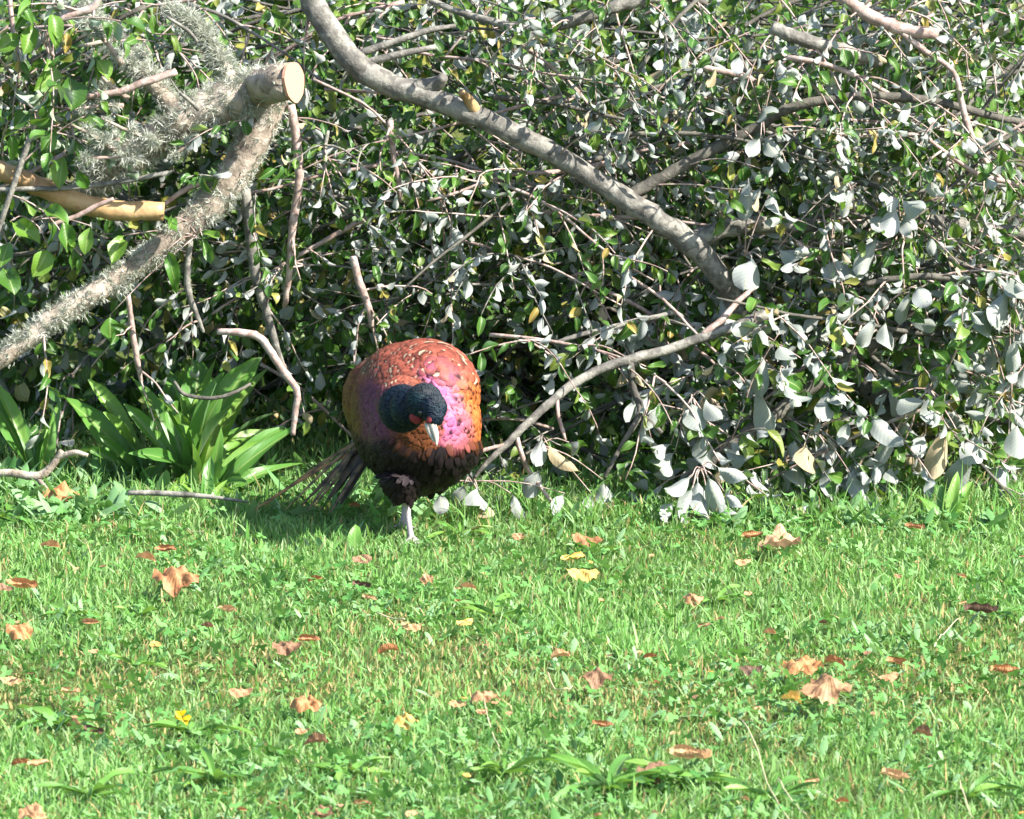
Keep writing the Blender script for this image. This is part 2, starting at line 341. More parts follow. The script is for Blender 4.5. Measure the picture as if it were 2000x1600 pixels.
# small clover and buttercup leaves woven through the lawn (stuff)
def clover(n, x0, x1, y0, y1, seed):
    r = np.random.default_rng(seed); x = r.uniform(x0, x1, n * 3); y = r.uniform(y0, y1, n * 3)
    keep = (vnoise(x, y, 2.4, 1.1) + r.normal(0, 0.35, n * 3)) > 0.15; x, y = x[keep][:n], y[keep][:n]; n = len(x)
    ang = np.linspace(0, 2 * np.pi, 13)[:-1]; lob = np.where(np.arange(12) % 4 == 0, 0.35, np.where(np.arange(12) % 4 == 2, 1.0, 0.85))
    s = r.uniform(0.005, 0.012, n); z = r.uniform(0.012, 0.042, n) + ground_z(x, y); a0 = r.uniform(0, 6.28, n)
    tx, ty = r.normal(0, 0.45, n), r.normal(-0.25, 0.45, n); cup = r.uniform(-0.2, 0.5, n)
    V = np.empty((n, 13, 3)); V[:, 0] = np.stack((x, y, z), 1)
    for k in range(12):
        cx = np.cos(ang[k] + a0) * s * lob[k]; cy = np.sin(ang[k] + a0) * s * lob[k]
        V[:, k + 1] = np.stack((x + cx, y + cy, z + cx * tx + cy * ty + cup * s * lob[k] * (0.5 if k % 2 else 0.9)), 1)
    b = np.arange(n)[:, None] * 13; T = np.concatenate([b + np.array([0, k + 1, (k + 1) % 12 + 1]) for k in range(12)])
    h = r.random(n)[:, None]; c = np.array((0.06, 0.18, 0.035)) * (1 - h) + np.array((0.16, 0.34, 0.10)) * h
    C = np.ones((n, 13, 4)); C[:, :, :3] = c[:, None]
    return V.reshape(-1, 3), T, C.reshape(-1, 4)
v, t, c = clover(6500, -1.4, 1.4, -2.75, 0.75, 8)
tag(link('clover', make_mesh('clover', v, [t], [M_CLOVER], {'col': ('FLOAT_COLOR', c)}, smooth=False)), 'small lobed clover and buttercup leaves woven through the lawn', 'clover', kind='stuff')

def lance(n, seed, x0=-1.4, x1=1.4, y0=-2.75, y1=.9, sc=1.0):
    r = np.random.default_rng(seed); x = r.uniform(x0, x1, n * 4); y = r.uniform(y0, y1, n * 4)
    keep = (vnoise(x, y, 1.9, 5.1) + r.normal(0, .4, n * 4) + .5 * (y < -1.6)) > .3; x, y = x[keep][:n], y[keep][:n]; n = len(x)
    a = r.uniform(0, 6.28, n); e = r.uniform(.15, 1.1, n); D = np.stack((np.cos(a) * np.cos(e), np.sin(a) * np.cos(e), np.sin(e)), 1); L = r.uniform(.018, .045, n) * sc; Wd = L * r.uniform(.09, .17, n)
    Sx = np.stack((-np.sin(a), np.cos(a), r.normal(0, .3, n)), 1); Nn = np.cross(D, Sx); base = np.stack((x, y, ground_z(x, y) + .006), 1); V = np.empty((n, 15, 3)); bend = r.uniform(.05, .5, n)
    for k, (t, w) in enumerate(((0, .15), (.3, .8), (.6, 1), (.85, .6), (1, .03))):
        p = base + D * (L * t)[:, None]; p[:, 2] -= bend * L * t * t
        for m in (-1, 0, 1): V[:, k * 3 + m + 1] = p + Sx * (m * Wd * w)[:, None] - Nn * ((.25 * Wd * w) if m else 0 * Wd)[:, None]
    b = np.arange(n)[:, None] * 15; Q = np.concatenate([b + np.array([k * 3 + m, k * 3 + m + 1, k * 3 + m + 4, k * 3 + m + 3]) for k in range(4) for m in range(2)])
    h = r.random(n)[:, None]; c = np.array((.07, .19, .045)) * (1 - h) + np.array((.22, .36, .18)) * h; C = np.ones((n, 15, 4)); C[:, :, :3] = c[:, None]
    return V.reshape(-1, 3), Q, C.reshape(-1, 4)
v, q, c = lance(5200, 14); v2, q2, c2 = lance(900, 15, -1.1, -.12, .22, .8, 2.2); v3, q3, c3 = lance(260, 16, .1, 1.1, .1, .32, 1.8)
q = np.concatenate((q, q2 + len(v), q3 + len(v) + len(v2))); v = np.concatenate((v, v2, v3)); c = np.concatenate((c, c2, c3))
tag(link('weed_leaves', make_mesh('weed_leaves', v, [q], [M_CLOVER], {'col': ('FLOAT_COLOR', c)})), 'pointed weed leaves scattered among the lawn grass', 'weeds', kind='stuff')

# ------------------------------------------------------------------ leaves
def leaf_shape(wid=0.5, curl=0.2, fold=0.2, wave=0.05, twist=0.0, side=0.0, rows=7, cols=4, base=0.08, peak=0.5, seed=0):
    r = np.random.default_rng(seed); ph = r.uniform(0, 6); V = []; L = []
    for i in range(rows + 1):
        t = i / rows; tt = base + (1 - base) * t
        prof = (max(0.0, math.sin(math.pi * t ** (math.log(0.5) / math.log(peak)))) ** 0.62) * wid / 2 + 0.010
        if i == rows: prof = 0.004
        for j in range(cols + 1):
            u = (j / cols) * 2 - 1; x = u * prof * (1 + 0.06 * math.sin(9 * t + ph + u))
            z = abs(u) * prof * fold * 2 - curl * t * t + wave * math.sin(7 * t + ph) * u * abs(u) + twist * u * prof * t * 2
            V.append((x + side * t * t, tt, z)); L.append((u, t, 0))
    V.append((-0.012, 0, 0.0)); V.append((0.012, 0, 0.0)); L += [(0, 0, 0), (0, 0, 0)]        # stalk
    c1 = cols + 1; Q = [(i * c1 + j, i * c1 + j + 1, (i + 1) * c1 + j + 1, (i + 1) * c1 + j) for i in range(rows) for j in range(cols)]
    n = len(V); Q.append((n - 2, n - 1, cols // 2 + 1, cols // 2 - 1))
    return np.array(V), np.array(Q), np.array(L, float)
WILLOW = [leaf_shape(0.52, 0.35, 0.25, 0.05, 0.1, 0.05, 7, 4, 0.1, 0.52, 1), leaf_shape(0.6, 0.3, 0.3, 0.07, -0.2, -0.06, 7, 4, 0.1, 0.56, 2),
          leaf_shape(0.42, 0.45, 0.35, 0.05, 0.3, 0.10, 7, 4, 0.12, 0.48, 3), leaf_shape(0.48, -0.2, 0.4, 0.06, -0.3, -0.12, 7, 4, 0.1, 0.5, 4),
          leaf_shape(0.6, -0.35, 0.3, 0.09, 0.15, 0.0, 7, 4, 0.1, 0.58, 5), leaf_shape(0.36, 0.3, 0.5, 0.05, 0.4, 0.08, 7, 4, 0.12, 0.5, 6),
          leaf_shape(0.5, 0.6, 0.2, 0.1, -0.3, -0.1, 7, 4, 0.1, 0.5, 7), leaf_shape(0.5, 0.1, 0.5, 0.12, 0.4, 0.1, 7, 4, 0.1, 0.54, 8)]
WMESH = [make_mesh('leaf', v, [q], [M_LEAF], {'luv': ('FLOAT_VECTOR', l)}) for v, q, l in WILLOW]
WMESHG = [make_mesh('leaf', v, [q], [M_LEAFG], {'luv': ('FLOAT_VECTOR', l)}) for v, q, l in WILLOW]
def frame(A, Nn):
    A = unit(A); Nn = unit(np.asarray(Nn) - A * np.dot(Nn, A)); return np.cross(A, Nn), A, Nn
def leaf_obj(parent, p, A, Nn, s, wscale=1.0, green=False, k=None, name='leaf'):
    X, A, Nn = frame(A, Nn); k = random.randrange(8) if k is None else k; org = parent.location
    M = Matrix(((X[0] * s * wscale, A[0] * s, Nn[0] * s, p[0] - org[0]), (X[1] * s * wscale, A[1] * s, Nn[1] * s, p[1] - org[1]),
                (X[2] * s * wscale, A[2] * s, Nn[2] * s, p[2] - org[2]), (0, 0, 0, 1)))
    o = bpy.data.objects.new(name, (WMESHG if green else WMESH)[k]); COL.objects.link(o); o.parent = parent; o.matrix_basis = M
    return o
LOWRES = [leaf_shape(0.52, 0.25, 0.25, 0.05, 0.1, 0.05, 4, 2, 0.1, 0.52, 1), leaf_shape(0.6, 0.05, 0.12, 0.05, -0.2, -0.06, 4, 2, 0.1, 0.56, 2), leaf_shape(0.44, 0.45, 0.35, 0.05, 0.3, 0.10, 4, 2, 0.12, 0.48, 3), leaf_shape(0.5, -0.2, 0.4, 0.06, -0.3, -0.12, 4, 2, 0.1, 0.5, 4)]
def leaf_into(mb, p, A, Nn, s, mat=0):
    X, A, Nn = frame(A, Nn); v, q, l = LOWRES[random.randrange(4)]
    mb.add(np.asarray(p) + s * (v[:, :1] * X + v[:, 1:2] * A + v[:, 2:] * Nn), q, (), l, random.random(), mat)

def under_share(px):   # how many leaves show their pale underside
    return float(np.interp(px, [0, 500, 900, 1300, 2000], [0.22, 0.24, 0.32, 0.50, 0.56]))
def leaf_pose(tdir, under):
    """hanging leaf: axis follows the twig and droops; upper face up/out, or turned over on an upside-down bough"""
    A = unit(0.55 * unit(tdir) + np.array((random.gauss(0, .5), random.gauss(-.12, .45), random.gauss(-.45, .5))))
    if random.random() < under: Nn = np.array((random.gauss(-.25, .5), random.gauss(.75, .4), random.gauss(-.25, .5)))
    else: Nn = np.array((random.gauss(.2, .5), random.gauss(-.5, .5), random.gauss(.6, .5)))
    return A, Nn
def topx(p):
    d = np.asarray(p) - np.array((0, -CAM_D, CAM_H)); fwd = d[1] * CP - d[2] * SP
    return 1000 + F_PX * d[0] / fwd, 800 - F_PX * (d[1] * SP + d[2] * CP) / fwd

def grow_twig(start, d, length, n=6, droop=0.5, wob=0.12):
    P = [np.asarray(start, float)]; d = unit(d)
    for i in range(n):
        d = unit(d + np.array((random.gauss(0, wob), random.gauss(0, wob), random.gauss(0, wob) - droop / n))); p = P[-1] + d * length / n
        p[2] = max(p[2], 0.012); P.append(p)
    return np.array(P)

KEEP = [([(592,-40),(655,75),(700,130),(770,168),(930,228),(1110,318),(1290,432),(1415,555)], 40, .66), ([(1228,382),(1400,288),(1540,212),(1700,187),(1860,206),(2000,240)], 12, .62), ([(572,160),(520,172)], 62, .62), ([(520,172),(400,215)], 22, .5),
        ([(515,240),(410,400),(250,532),(50,664),(-40,730)], 30, .5), ([(1440,637),(1230,702),(1100,765),(950,905)], 20, .4), ([(805,720),(805,900)], 145, .36), ([(-20,318),(160,398),(320,412)], 22, .5), ([(1350,470),(1500,438)], 10, .58), ([(1600,-50),(1832,68)], 16, .6)]
def hides(p):
    '''would a leaf here cover one of the branches that lie bare in the photograph'''
    px, py = topx(p)
    for line, r, Y in KEEP:
        if p[1] > Y: continue
        for a, b in zip(line, line[1:]):
            ax, ay = b[0] - a[0], b[1] - a[1]; t = min(max(((px - a[0]) * ax + (py - a[1]) * ay) / (ax * ax + ay * ay), 0), 1)
            if math.hypot(px - a[0] - t * ax, py - a[1] - t * ay) < r: return True
    return False
def dress(root, stem, twigs, size, pitch, under=None, green=False, cap=170, len_rng=(0.12, 0.28), tmat=None, tr=(0.0016, 0.0026), cone=None, bare=0.0):
    """side twigs (each a part) with leaves (each a part; past cap, one foliage part)"""
    bias = random.gauss(0, .22); mats = tmat or M_PINK; n_leaf = 0; spare = MB(); n_sp = 0
    for k in range(twigs):
        t = random.uniform(0.06, 1.0); i = min(int(t * (len(stem) - 1)), len(stem) - 2); p = stem[i]; tan = unit(stem[i + 1] - stem[i])
        d = unit(tan * random.uniform(0.1, 0.9) + np.array((random.gauss(0, .7), random.gauss(-.25, .5), random.gauss(0.0, .6))))
        L = random.uniform(*len_rng); P = catmull(grow_twig(p, d, L, 5, random.uniform(0.2, 1.0)), 9)
        r0 = random.uniform(*tr)
        if hides(P[-1]) or hides(P[len(P) // 2]): continue
        v, q, c = tube(P, np.linspace(r0, r0 * 0.45, len(P)), 5, 0.1); mb = MB(); mb.add(v, q, c)
        link('twig', mb.mesh('twig', [mats], root.location), root)
        if random.random() < bare: continue
        m = max(3, int(L / pitch))
        for a in np.linspace(0.15, 1.0, m):
            ii = min(int(a * (len(P) - 1)), len(P) - 2); q0 = P[ii] + (P[ii + 1] - P[ii]) * (a * (len(P) - 1) - ii)
            A, Nn = leaf_pose(P[ii + 1] - P[ii], min(max(under_share(topx(q0)[0]) + bias, .08), .85) if under is None else under); s = size * random.uniform(0.65, 1.25) * (1.0 if a > 0.3 else 0.75)
            if q0[2] + A[2] * s < 0.0: A[2] = abs(A[2]) * 0.2
            if random.random() < .9 and hides(q0 + A * s * .6): continue
            if n_leaf < cap: leaf_obj(root, q0, A, Nn, s, random.uniform(0.62, 1.05), green); n_leaf += 1
            else: leaf_into(spare, q0, A, Nn, s); n_sp += 1
    if n_sp: tag(link('foliage', spare.mesh('foliage', [M_LEAFG if green else M_LEAF], root.location), root), kind='stuff')

def sq(Y): return Y if Y < .36 else .36 + (Y - .36) * .5
def branch(name, label, cat, pts, mat, group=None, sides=10, knots=0.035, n=None, pre=None):
    """pts: (px, py, Y, radius px). An Empty at the thick end parents the stem."""
    P = np.array([at(p[0], p[1], sq(p[2])) for p in pts]); P[:, 2] = np.maximum(P[:, 2], 0.006)
    R = np.array([px2m(p[3], p[2]) for p in pts]); n = n or max(10, 5 * len(pts))
    path = catmull(P, n); rad = np.interp(np.linspace(0, len(R) - 1, n), np.arange(len(R)), R) * (1 + knots * np.array([random.gauss(0, .6) for _ in range(n)]))
    if pre is not None: path = np.vstack((pre, path)); rad = np.concatenate((np.full(len(pre), rad[0]), rad)); P = path
    path = path + np.array([[random.gauss(0, .06) * r for _ in range(3)] for r in rad])
    root = thing(name, label, cat, P[0], group); v, q, c = tube(path, rad, sides, 0.05); mb = MB(); mb.add(v, q, c)
    link('stem', mb.mesh('stem', [mat], root.location), root)
    return root, path, rad
def side_stem(root, pts, mat, name='side_branch', sides=8):
    P = np.array([at(p[0], p[1], sq(p[2])) for p in pts]); P[:, 2] = np.maximum(P[:, 2], 0.006); R = [px2m(p[3], p[2]) for p in pts]; n = max(8, 4 * len(pts))
    path = catmull(P, n); rad = np.interp(np.linspace(0, len(R) - 1, n), np.arange(len(R)), R) * (1 + 0.035 * np.array([random.gauss(0, .6) for _ in range(n)]))
    v, q, c = tube(path, rad, sides, 0.06); mb = MB(); mb.add(v, q, c); link(name, mb.mesh(name, [mat], root.location), root); return path

def lichen(root, path, rad, n, size=0.02, lo=0.0, hi=1.0):
    """beard lichen: thousands of forked threads on the bark, one part"""
    V = []; T = []; Rn = []; k = 0; clumps = [(random.uniform(lo, hi), unit(rng.normal(size=3)), random.uniform(.2, 1.25) ** 1.3, random.uniform(.008, .05)) for _ in range(max(6, n // 22))]
    for _ in range(n):
        cl = random.choice(clumps); t = min(max(cl[0] + random.gauss(0, cl[3]), lo), hi) * (len(path) - 1.001); i = int(t); p = path[i] + (path[i + 1] - path[i]) * (t - i); tan = unit(path[i + 1] - path[i])
        d = unit(np.cross(tan, np.cross(cl[1] + rng.normal(size=3) * .35, tan))); base = p + d * rad[i] * 0.92; rn = random.random(); L0 = size * cl[2] * random.uniform(0.4, 1.2)
        for b in range(7):
            dd = unit(d * 0.75 + rng.normal(size=3) * 0.8); e = base + dd * L0 * random.uniform(0.5, 1.0); w = np.cross(dd, rng.normal(size=3)); w = unit(w) * 0.00075
            m = (base + e) / 2 + rng.normal(size=3) * L0 * 0.12
            e2 = m + unit(dd + rng.normal(size=3) * 0.8) * L0 * 0.5
            V += [base - w, base + w, m - w * .8, m + w * .8, e, e2]; T += [(k, k + 1, k + 3), (k, k + 3, k + 2), (k + 2, k + 3, k + 4), (k + 2, k + 3, k + 5)]; Rn += [rn] * 6; k += 6
    me = make_mesh('lichen', np.array(V) - np.array(root.location), [np.array(T)], [M_LTUFT], {'rnd': ('FLOAT', Rn)})
    tag(link('lichen', me, root), kind='stuff')

random.seed(21); rng = np.random.default_rng(21)
# ------------------------------------------------------------------ brush pile: the branches one can pick out
r, p, rd = branch('main_limb', 'thick grey bare limb slanting down across the brush from top centre', 'branch',
    [(592,-40,.92,22),(615,10,.92,23),(655,75,.9,24),(700,130,.88,24),(770,168,.86,23),(850,195,.84,22),(930,228,.82,20),(1020,268,.8,21),(1110,318,.78,20),(1200,375,.76,21),(1290,432,.74,22),(1360,485,.74,23),(1415,555,.78,21),(1450,640,.86,15)], M_BARK, sides=14)
side_stem(r, [(795,178,.86,22),(845,168,.84,17),(868,150,.80,9)], M_BARK, 'broken_stub')
side_stem(r, [(930,222,.82,14),(915,195,.78,10),(900,180,.74,7)], M_TAN, 'broken_stub')
side_stem(r, [(700,105,.9,8),(770,82,.9,7),(835,60,.92,6),(890,50,.95,4)], M_BARK); side_stem(r, [(715,122,.9,8),(790,104,.88,7),(850,92,.9,5)], M_BARK)
dress(r, p, 10, 0.034, 0.02, bare=0.2)
r, p, rd = branch('arching_branch', 'dark smooth branch arching to the right edge above the main limb', 'branch',
    [(1228,382,.78,12),(1300,343,.8,12),(1400,288,.82,12),(1475,250,.82,11),(1540,212,.8,10),(1610,196,.78,9.5),(1700,187,.78,9),(1780,192,.8,9),(1860,206,.82,8),(1960,232,.86,7),(2040,245,.9,6)], M_DARK)
dress(r, p, 12, 0.034, 0.02)
r, p, rd = branch('grey_side_limb', 'short grey limb leaving the main limb toward the right', 'branch',
    [(1350,470,.78,20),(1420,447,.78,18),(1500,438,.8,16),(1590,442,.84,14),(1700,438,.9,12),(1850,436,.95,16),(1920,448,.98,15),(2030,462,1.0,13)], M_BARK)
dress(r, p, 12, 0.036, 0.02)
r, p, rd = branch('pink_branch', 'smooth pinkish branch slanting in at the top right corner', 'branch', [(1600,-50,.86,12),(1640,-8,.85,12),(1700,32,.83,13),(1760,56,.82,13),(1832,68,.82,11)], M_PINK)
side_stem(r, [(1745,50,.82,6),(1800,95,.8,6),(1862,140,.79,5),(1878,200,.78,6),(1890,245,.78,7),(1915,300,.78,6),(1955,350,.8,4)], M_PINK)
dress(r, p, 7, 0.032, 0.02)
r, p, rd = branch('sawn_stub_branch', 'pale grey cut branch piece lying in leaves at upper right', 'branch', [(1508,52,.78,13),(1560,75,.78,14),(1640,96,.82,13),(1720,122,.95,10)], M_BARK)
dress(r, p, 4, 0.032, 0.02)
r, p, rd = branch('thin_pink_stick', 'thin pinkish stick below the cut branch piece at upper right', 'stick', [(1372,131,.78,6),(1420,142,.78,6),(1462,152,.79,6),(1500,180,.85,4),(1560,230,.92,3)], M_PINK)
r, p, rd = branch('top_branch', 'grey branch running level along the top edge, right of the main limb', 'branch', [(1290,-10,.9,13),(1190,16,.88,13),(1110,44,.88,12),(1040,58,.9,9),(960,42,.95,8),(880,18,1.0,6),(800,-20,1.05,5)], M_BARK)
dress(r, p, 12, 0.03, 0.019)
r, p, rd = branch('fine_twig', 'fine bare twig crossing the leaves toward the right edge', 'twig', [(1590,254,.74,3.5),(1680,266,.74,4),(1790,264,.74,4),(1850,300,.74,4),(1900,335,.76,5),(1950,352,.78,5),(2040,370,.8,5)], M_PINK)
dress(r, p, 6, 0.03, 0.02)
r, p, rd = branch('low_branch', 'pale branch sloping down to the grass right of the pheasant', 'branch',
    [(1500,612,.50,11),(1440,637,.46,11),(1370,660,.44,10.5),(1310,682,.42,10),(1230,702,.38,10),(1160,727,.36,9.5),(1100,765,.34,9),(1030,827,.30,8),(985,872,.28,7),(950,905,.27,5),(925,935,.27,3)], M_BARK, sides=10)
side_stem(r, [(1230,704,.38,8),(1238,760,.36,8),(1250,806,.34,7),(1215,868,.32,5),(1190,915,.30,4),(1180,935,.30,3)], M_DARK)
side_stem(r, [(1248,804,.34,5),(1275,828,.33,5),(1292,846,.32,5)], M_DARK); side_stem(r, [(1250,806,.34,4),(1262,850,.34,3),(1268,870,.34,3)], M_DARK)
side_stem(r, [(1088,778,.33,4),(1090,810,.32,4),(1098,838,.31,4),(1105,860,.3,2)], M_PINK); side_stem(r, [(1008,850,.29,5),(1018,885,.28,5),(1032,918,.28,5),(1055,950,.27,4),(1076,980,.26,4)], M_PINK)
side_stem(r, [(988,868,.28,4),(940,882,.27,4),(905,905,.26,3),(872,935,.25,3)], M_PINK); side_stem(r, [(1370,656,.44,7),(1410,625,.46,7),(1440,590,.5,6),(1475,560,.56,4)], M_PINK)
r, p, rd = branch('low_twig', 'thin grey broken twig in the dark gap right of the pheasant', 'twig', [(1082,671,.62,4),(1130,655,.62,5),(1175,645,.64,5),(1229,631,.66,5),(1290,617,.68,5),(1320,612,.7,5),(1355,640,.72,4)], M_BARK)
r, p, rd = branch('shaded_branch', 'dark thick branch low in the leaves at right', 'branch', [(1340,945,.36,10),(1417,876,.4,14),(1500,820,.44,15),(1580,760,.5,14),(1680,690,.6,14),(1780,640,.7,13),(1900,600,.8,12)], M_DARK)
dress(r, p, 14, 0.05, 0.028, under=0.75)
r, p, rd = branch('right_edge_branch', 'thin dark branch running level to the right edge at mid height', 'branch', [(1690,556,.6,6),(1740,545,.6,7),(1820,540,.6,7),(1900,552,.62,7),(1960,562,.64,6),(2040,580,.66,5)], M_DARK)
dress(r, p, 10, 0.042, 0.024, under=0.75)
r, p, rd = branch('log_end', 'dark hollow broken log end deep in the right brush', 'log', [(1640,690,.72,18),(1690,740,.7,26),(1715,765,.69,28),(1760,830,.75,24)], M_DARK, sides=12)
# left side
CUT = at(572, 160, .44); CA = unit(np.array((.87, -.48, .10)))
r, p, rd = branch('lichen_log', 'lichen covered log with a freshly sawn orange end', 'log', [(500,176,.74,36),(480,182,.74,36),(450,192,.71,36),(380,226,.72,34),(310,268,.74,32),(240,315,.78,28),(180,360,.84,24),(100,420,.95,20)], M_LICH, sides=16, pre=np.array([CUT, CUT - CA * .03]))
lichen(r, p, rd, 3600, 0.026, 0.02, 0.9)
A = CA; U = unit(np.cross(A, (0, 0, 1))); Vv = np.cross(U, A); th = np.linspace(0, 2 * math.pi, 26, endpoint=False); rr = px2m(37, .5); mb = MB()   # the saw cut faces right
c0 = CUT + A * .004; rim = np.array([c0 + (U * math.cos(t) * .98 + Vv * math.sin(t) * 1.06) * rr * (1 + .04 * math.sin(3 * t) + .02 * math.sin(7 * t)) for t in th]); inn = c0 + (rim - c0) * .55
mb.add(np.vstack((rim - A * .006, rim, inn, c0)), [(k + o, (k + 1) % 26 + o, (k + 1) % 26 + 26 + o, k + 26 + o) for o in (0, 26) for k in range(26)], [(52 + k, 52 + (k + 1) % 26, 78) for k in range(26)])
me = mb.mesh('sawn_end', [M_SAWN], c0, smooth=False); o = link('sawn_end', me, r, c0 - np.array(r.location)); o['label'] = 'pale orange freshly sawn end'
up = side_stem(r, [(360,235,.72,20),(300,165,.74,15),(250,110,.78,13),(200,55,.84,11),(150,0,.9,9)], M_LICH, 'side_branch')
lichen(r, up, np.full(len(up), px2m(13)), 1900, 0.028)
up = side_stem(r, [(470,185,.72,16),(430,120,.74,12),(390,60,.78,10),(330,20,.84,8)], M_LICH, 'side_branch'); lichen(r, up, np.full(len(up), px2m(11)), 1600, 0.028)
for k in range(13):
    x0, y0 = random.uniform(200, 520), random.uniform(60, 330); a = random.uniform(-.9, 1.2); L_ = random.uniform(50, 130); yy = random.uniform(.52, .7)
    tw = side_stem(r, [(x0, y0, yy, random.uniform(3, 7)), (x0 - math.cos(a) * L_ * .5 + random.uniform(-12, 12), y0 + math.sin(a) * L_ * .5, yy - .03, 4), (x0 - math.cos(a) * L_, y0 + math.sin(a) * L_ + random.uniform(-15, 15), yy - .05, 3)], random.choice([M_LICH, M_BARK, M_PINK]), 'twig', 6)
    if k < 9: lichen(r, tw, np.full(len(tw), px2m(4)), 240, 0.022)
r, p, rd = branch('lichen_branch', 'long lichen clad branch slanting down to the left edge', 'branch', [(545,170,.80,26),(515,240,.78,29),(470,320,.76,31),(410,400,.74,29),(330,470,.70,23),(250,532,.66,21),(190,570,.63,21),(120,612,.60,20),(50,664,.57,19),(-40,730,.54,19)], M_LICH, sides=14)
lichen(r, p, rd, 2800, 0.017)
up = side_stem(r, [(470,330,.75,6),(385,360,.74,6),(340,385,.74,5),(300,420,.76,4)], M_PINK)
dress(r, p, 5, 0.036, 0.02, under=.3)
r, p, rd = branch('peeled_pole', 'smooth yellow peeled branch entering at the left edge', 'branch', [(-40,318,.66,18),(30,345,.66,19),(100,375,.66,20),(160,398,.67,20),(230,412,.68,20),(320,412,.70,18)], M_TAN, sides=14, knots=.03)
r, p, rd = branch('grey_twig_over_pole', 'thin grey twig lying across the yellow peeled branch', 'twig', [(-20,372,.6,5),(60,369,.6,5),(130,368,.6,5),(230,356,.6,5),(330,338,.6,5)], M_BARK)
r, p, rd = branch('slanting_stem', 'thin stem leaning up to the right in front of the yellow branch', 'twig', [(-10,470,.58,5),(20,380,.58,6),(60,270,.6,6),(100,200,.62,5),(120,150,.66,4)], M_BARK)
dress(r, p, 6, 0.042, 0.022, under=.3, green=True)
r, p, rd = branch('pink_twig', 'pinkish twig pointing left out of the lichen', 'twig', [(345,140,.62,7),(290,158,.6,8),(230,180,.6,7),(160,190,.6,6)], M_PINK)
r, p, rd = branch('corner_twig', 'bent pinkish twig at the top left corner', 'twig', [(196,-8,.6,7),(176,18,.6,8),(130,32,.6,8),(100,60,.6,7),(90,80,.6,6),(104,110,.62,4)], M_PINK)
dress(r, p, 5, 0.045, 0.024, under=.25, green=True)
for k, (lab, pts, m) in enumerate([
    ('dark reddish upright stem hanging below the sawn log end', [(568,205,.78,9),(580,280,.78,9),(584,350,.78,9),(572,440,.79,8),(566,520,.8,7),(556,600,.84,5)], M_PINK),
    ('grey upright stem behind the bent pinkish stick, left of the pheasant', [(478,370,.84,12),(488,450,.84,11),(500,540,.84,10),(520,610,.84,9),(540,680,.84,7),(560,740,.86,5)], M_BARK),
    ('crooked upright stem under the lichen clad branch', [(372,470,.72,6),(366,520,.72,6),(368,570,.72,7),(386,620,.73,5),(398,650,.74,3)], M_BARK),
    ('dark upright stem over the broad leaved weed', [(250,575,.7,5),(258,640,.7,6),(268,705,.7,6),(276,745,.72,4)], M_PINK),
    ('thin upright stem at the top left edge', [(18,-10,.66,5),(26,60,.64,5),(40,120,.64,5),(48,155,.66,4)], M_PINK),
    ('grey upright twig above the pheasant', [(690,500,.7,7),(700,545,.7,8),(720,600,.7,7),(726,640,.72,5)], M_PINK),
    ('thin upright twig just left of the main limb bend', [(640,255,.8,4),(634,310,.8,4),(640,370,.82,3)], M_BARK),
    ('straight brown twig hanging under the main limb', [(762,235,.8,6),(768,300,.8,6),(778,350,.8,5),(782,395,.82,4)], M_PINK)]):
    r, p, rd = branch('upright_stem', lab, 'stem', pts, m, 'upright stems in the brush')
    dress(r, p, 4, 0.03, 0.02, len_rng=(.08, .18))
r, p, rd = branch('bent_stick', 'bent pinkish stick angling down to the weeds, left of the pheasant', 'stick', [(425,648,.62,6),(470,650,.6,8),(505,658,.6,8),(530,690,.58,8),(555,728,.57,8),(580,765,.56,7),(576,810,.56,6),(572,850,.56,5)], M_PINK)
r, p, rd = branch('ground_branch', 'pale brown forked branch lying on the grass at the left edge', 'branch', [(-30,922,.55,8),(30,925,.53,8),(75,930,.52,9),(102,910,.52,7),(122,882,.52,7)], M_LICH); side_stem(r, [(112,895,.52,6),(145,884,.5,6),(172,890,.5,4)], M_LICH)
side_stem(r, [(70,930,.52,5),(95,960,.5,4),(120,985,.5,3)], M_LICH)
r, p, rd = branch('ground_stick', 'straight thin stick lying on the grass under the weeds', 'stick', [(250,963,.30,5),(300,963,.30,6),(360,966,.29,6),(430,973,.28,4),(486,981,.27,2)], M_BARK)
r, p, rd = branch('curved_twig', 'thin dark arched twig in front of the broad leaved weed', 'twig', [(340,745,.5,3),(360,770,.5,4),(410,778,.5,4),(450,770,.5,4),(490,750,.52,3)], M_DARK)
r, p, rd = branch('thin_twig', 'pale thin twig rising from the yellow branch end', 'twig', [(100,440,.58,4),(150,422,.58,5),(190,402,.58,5),(222,388,.58,4)], M_PINK)

random.seed(22); rng = np.random.default_rng(22)
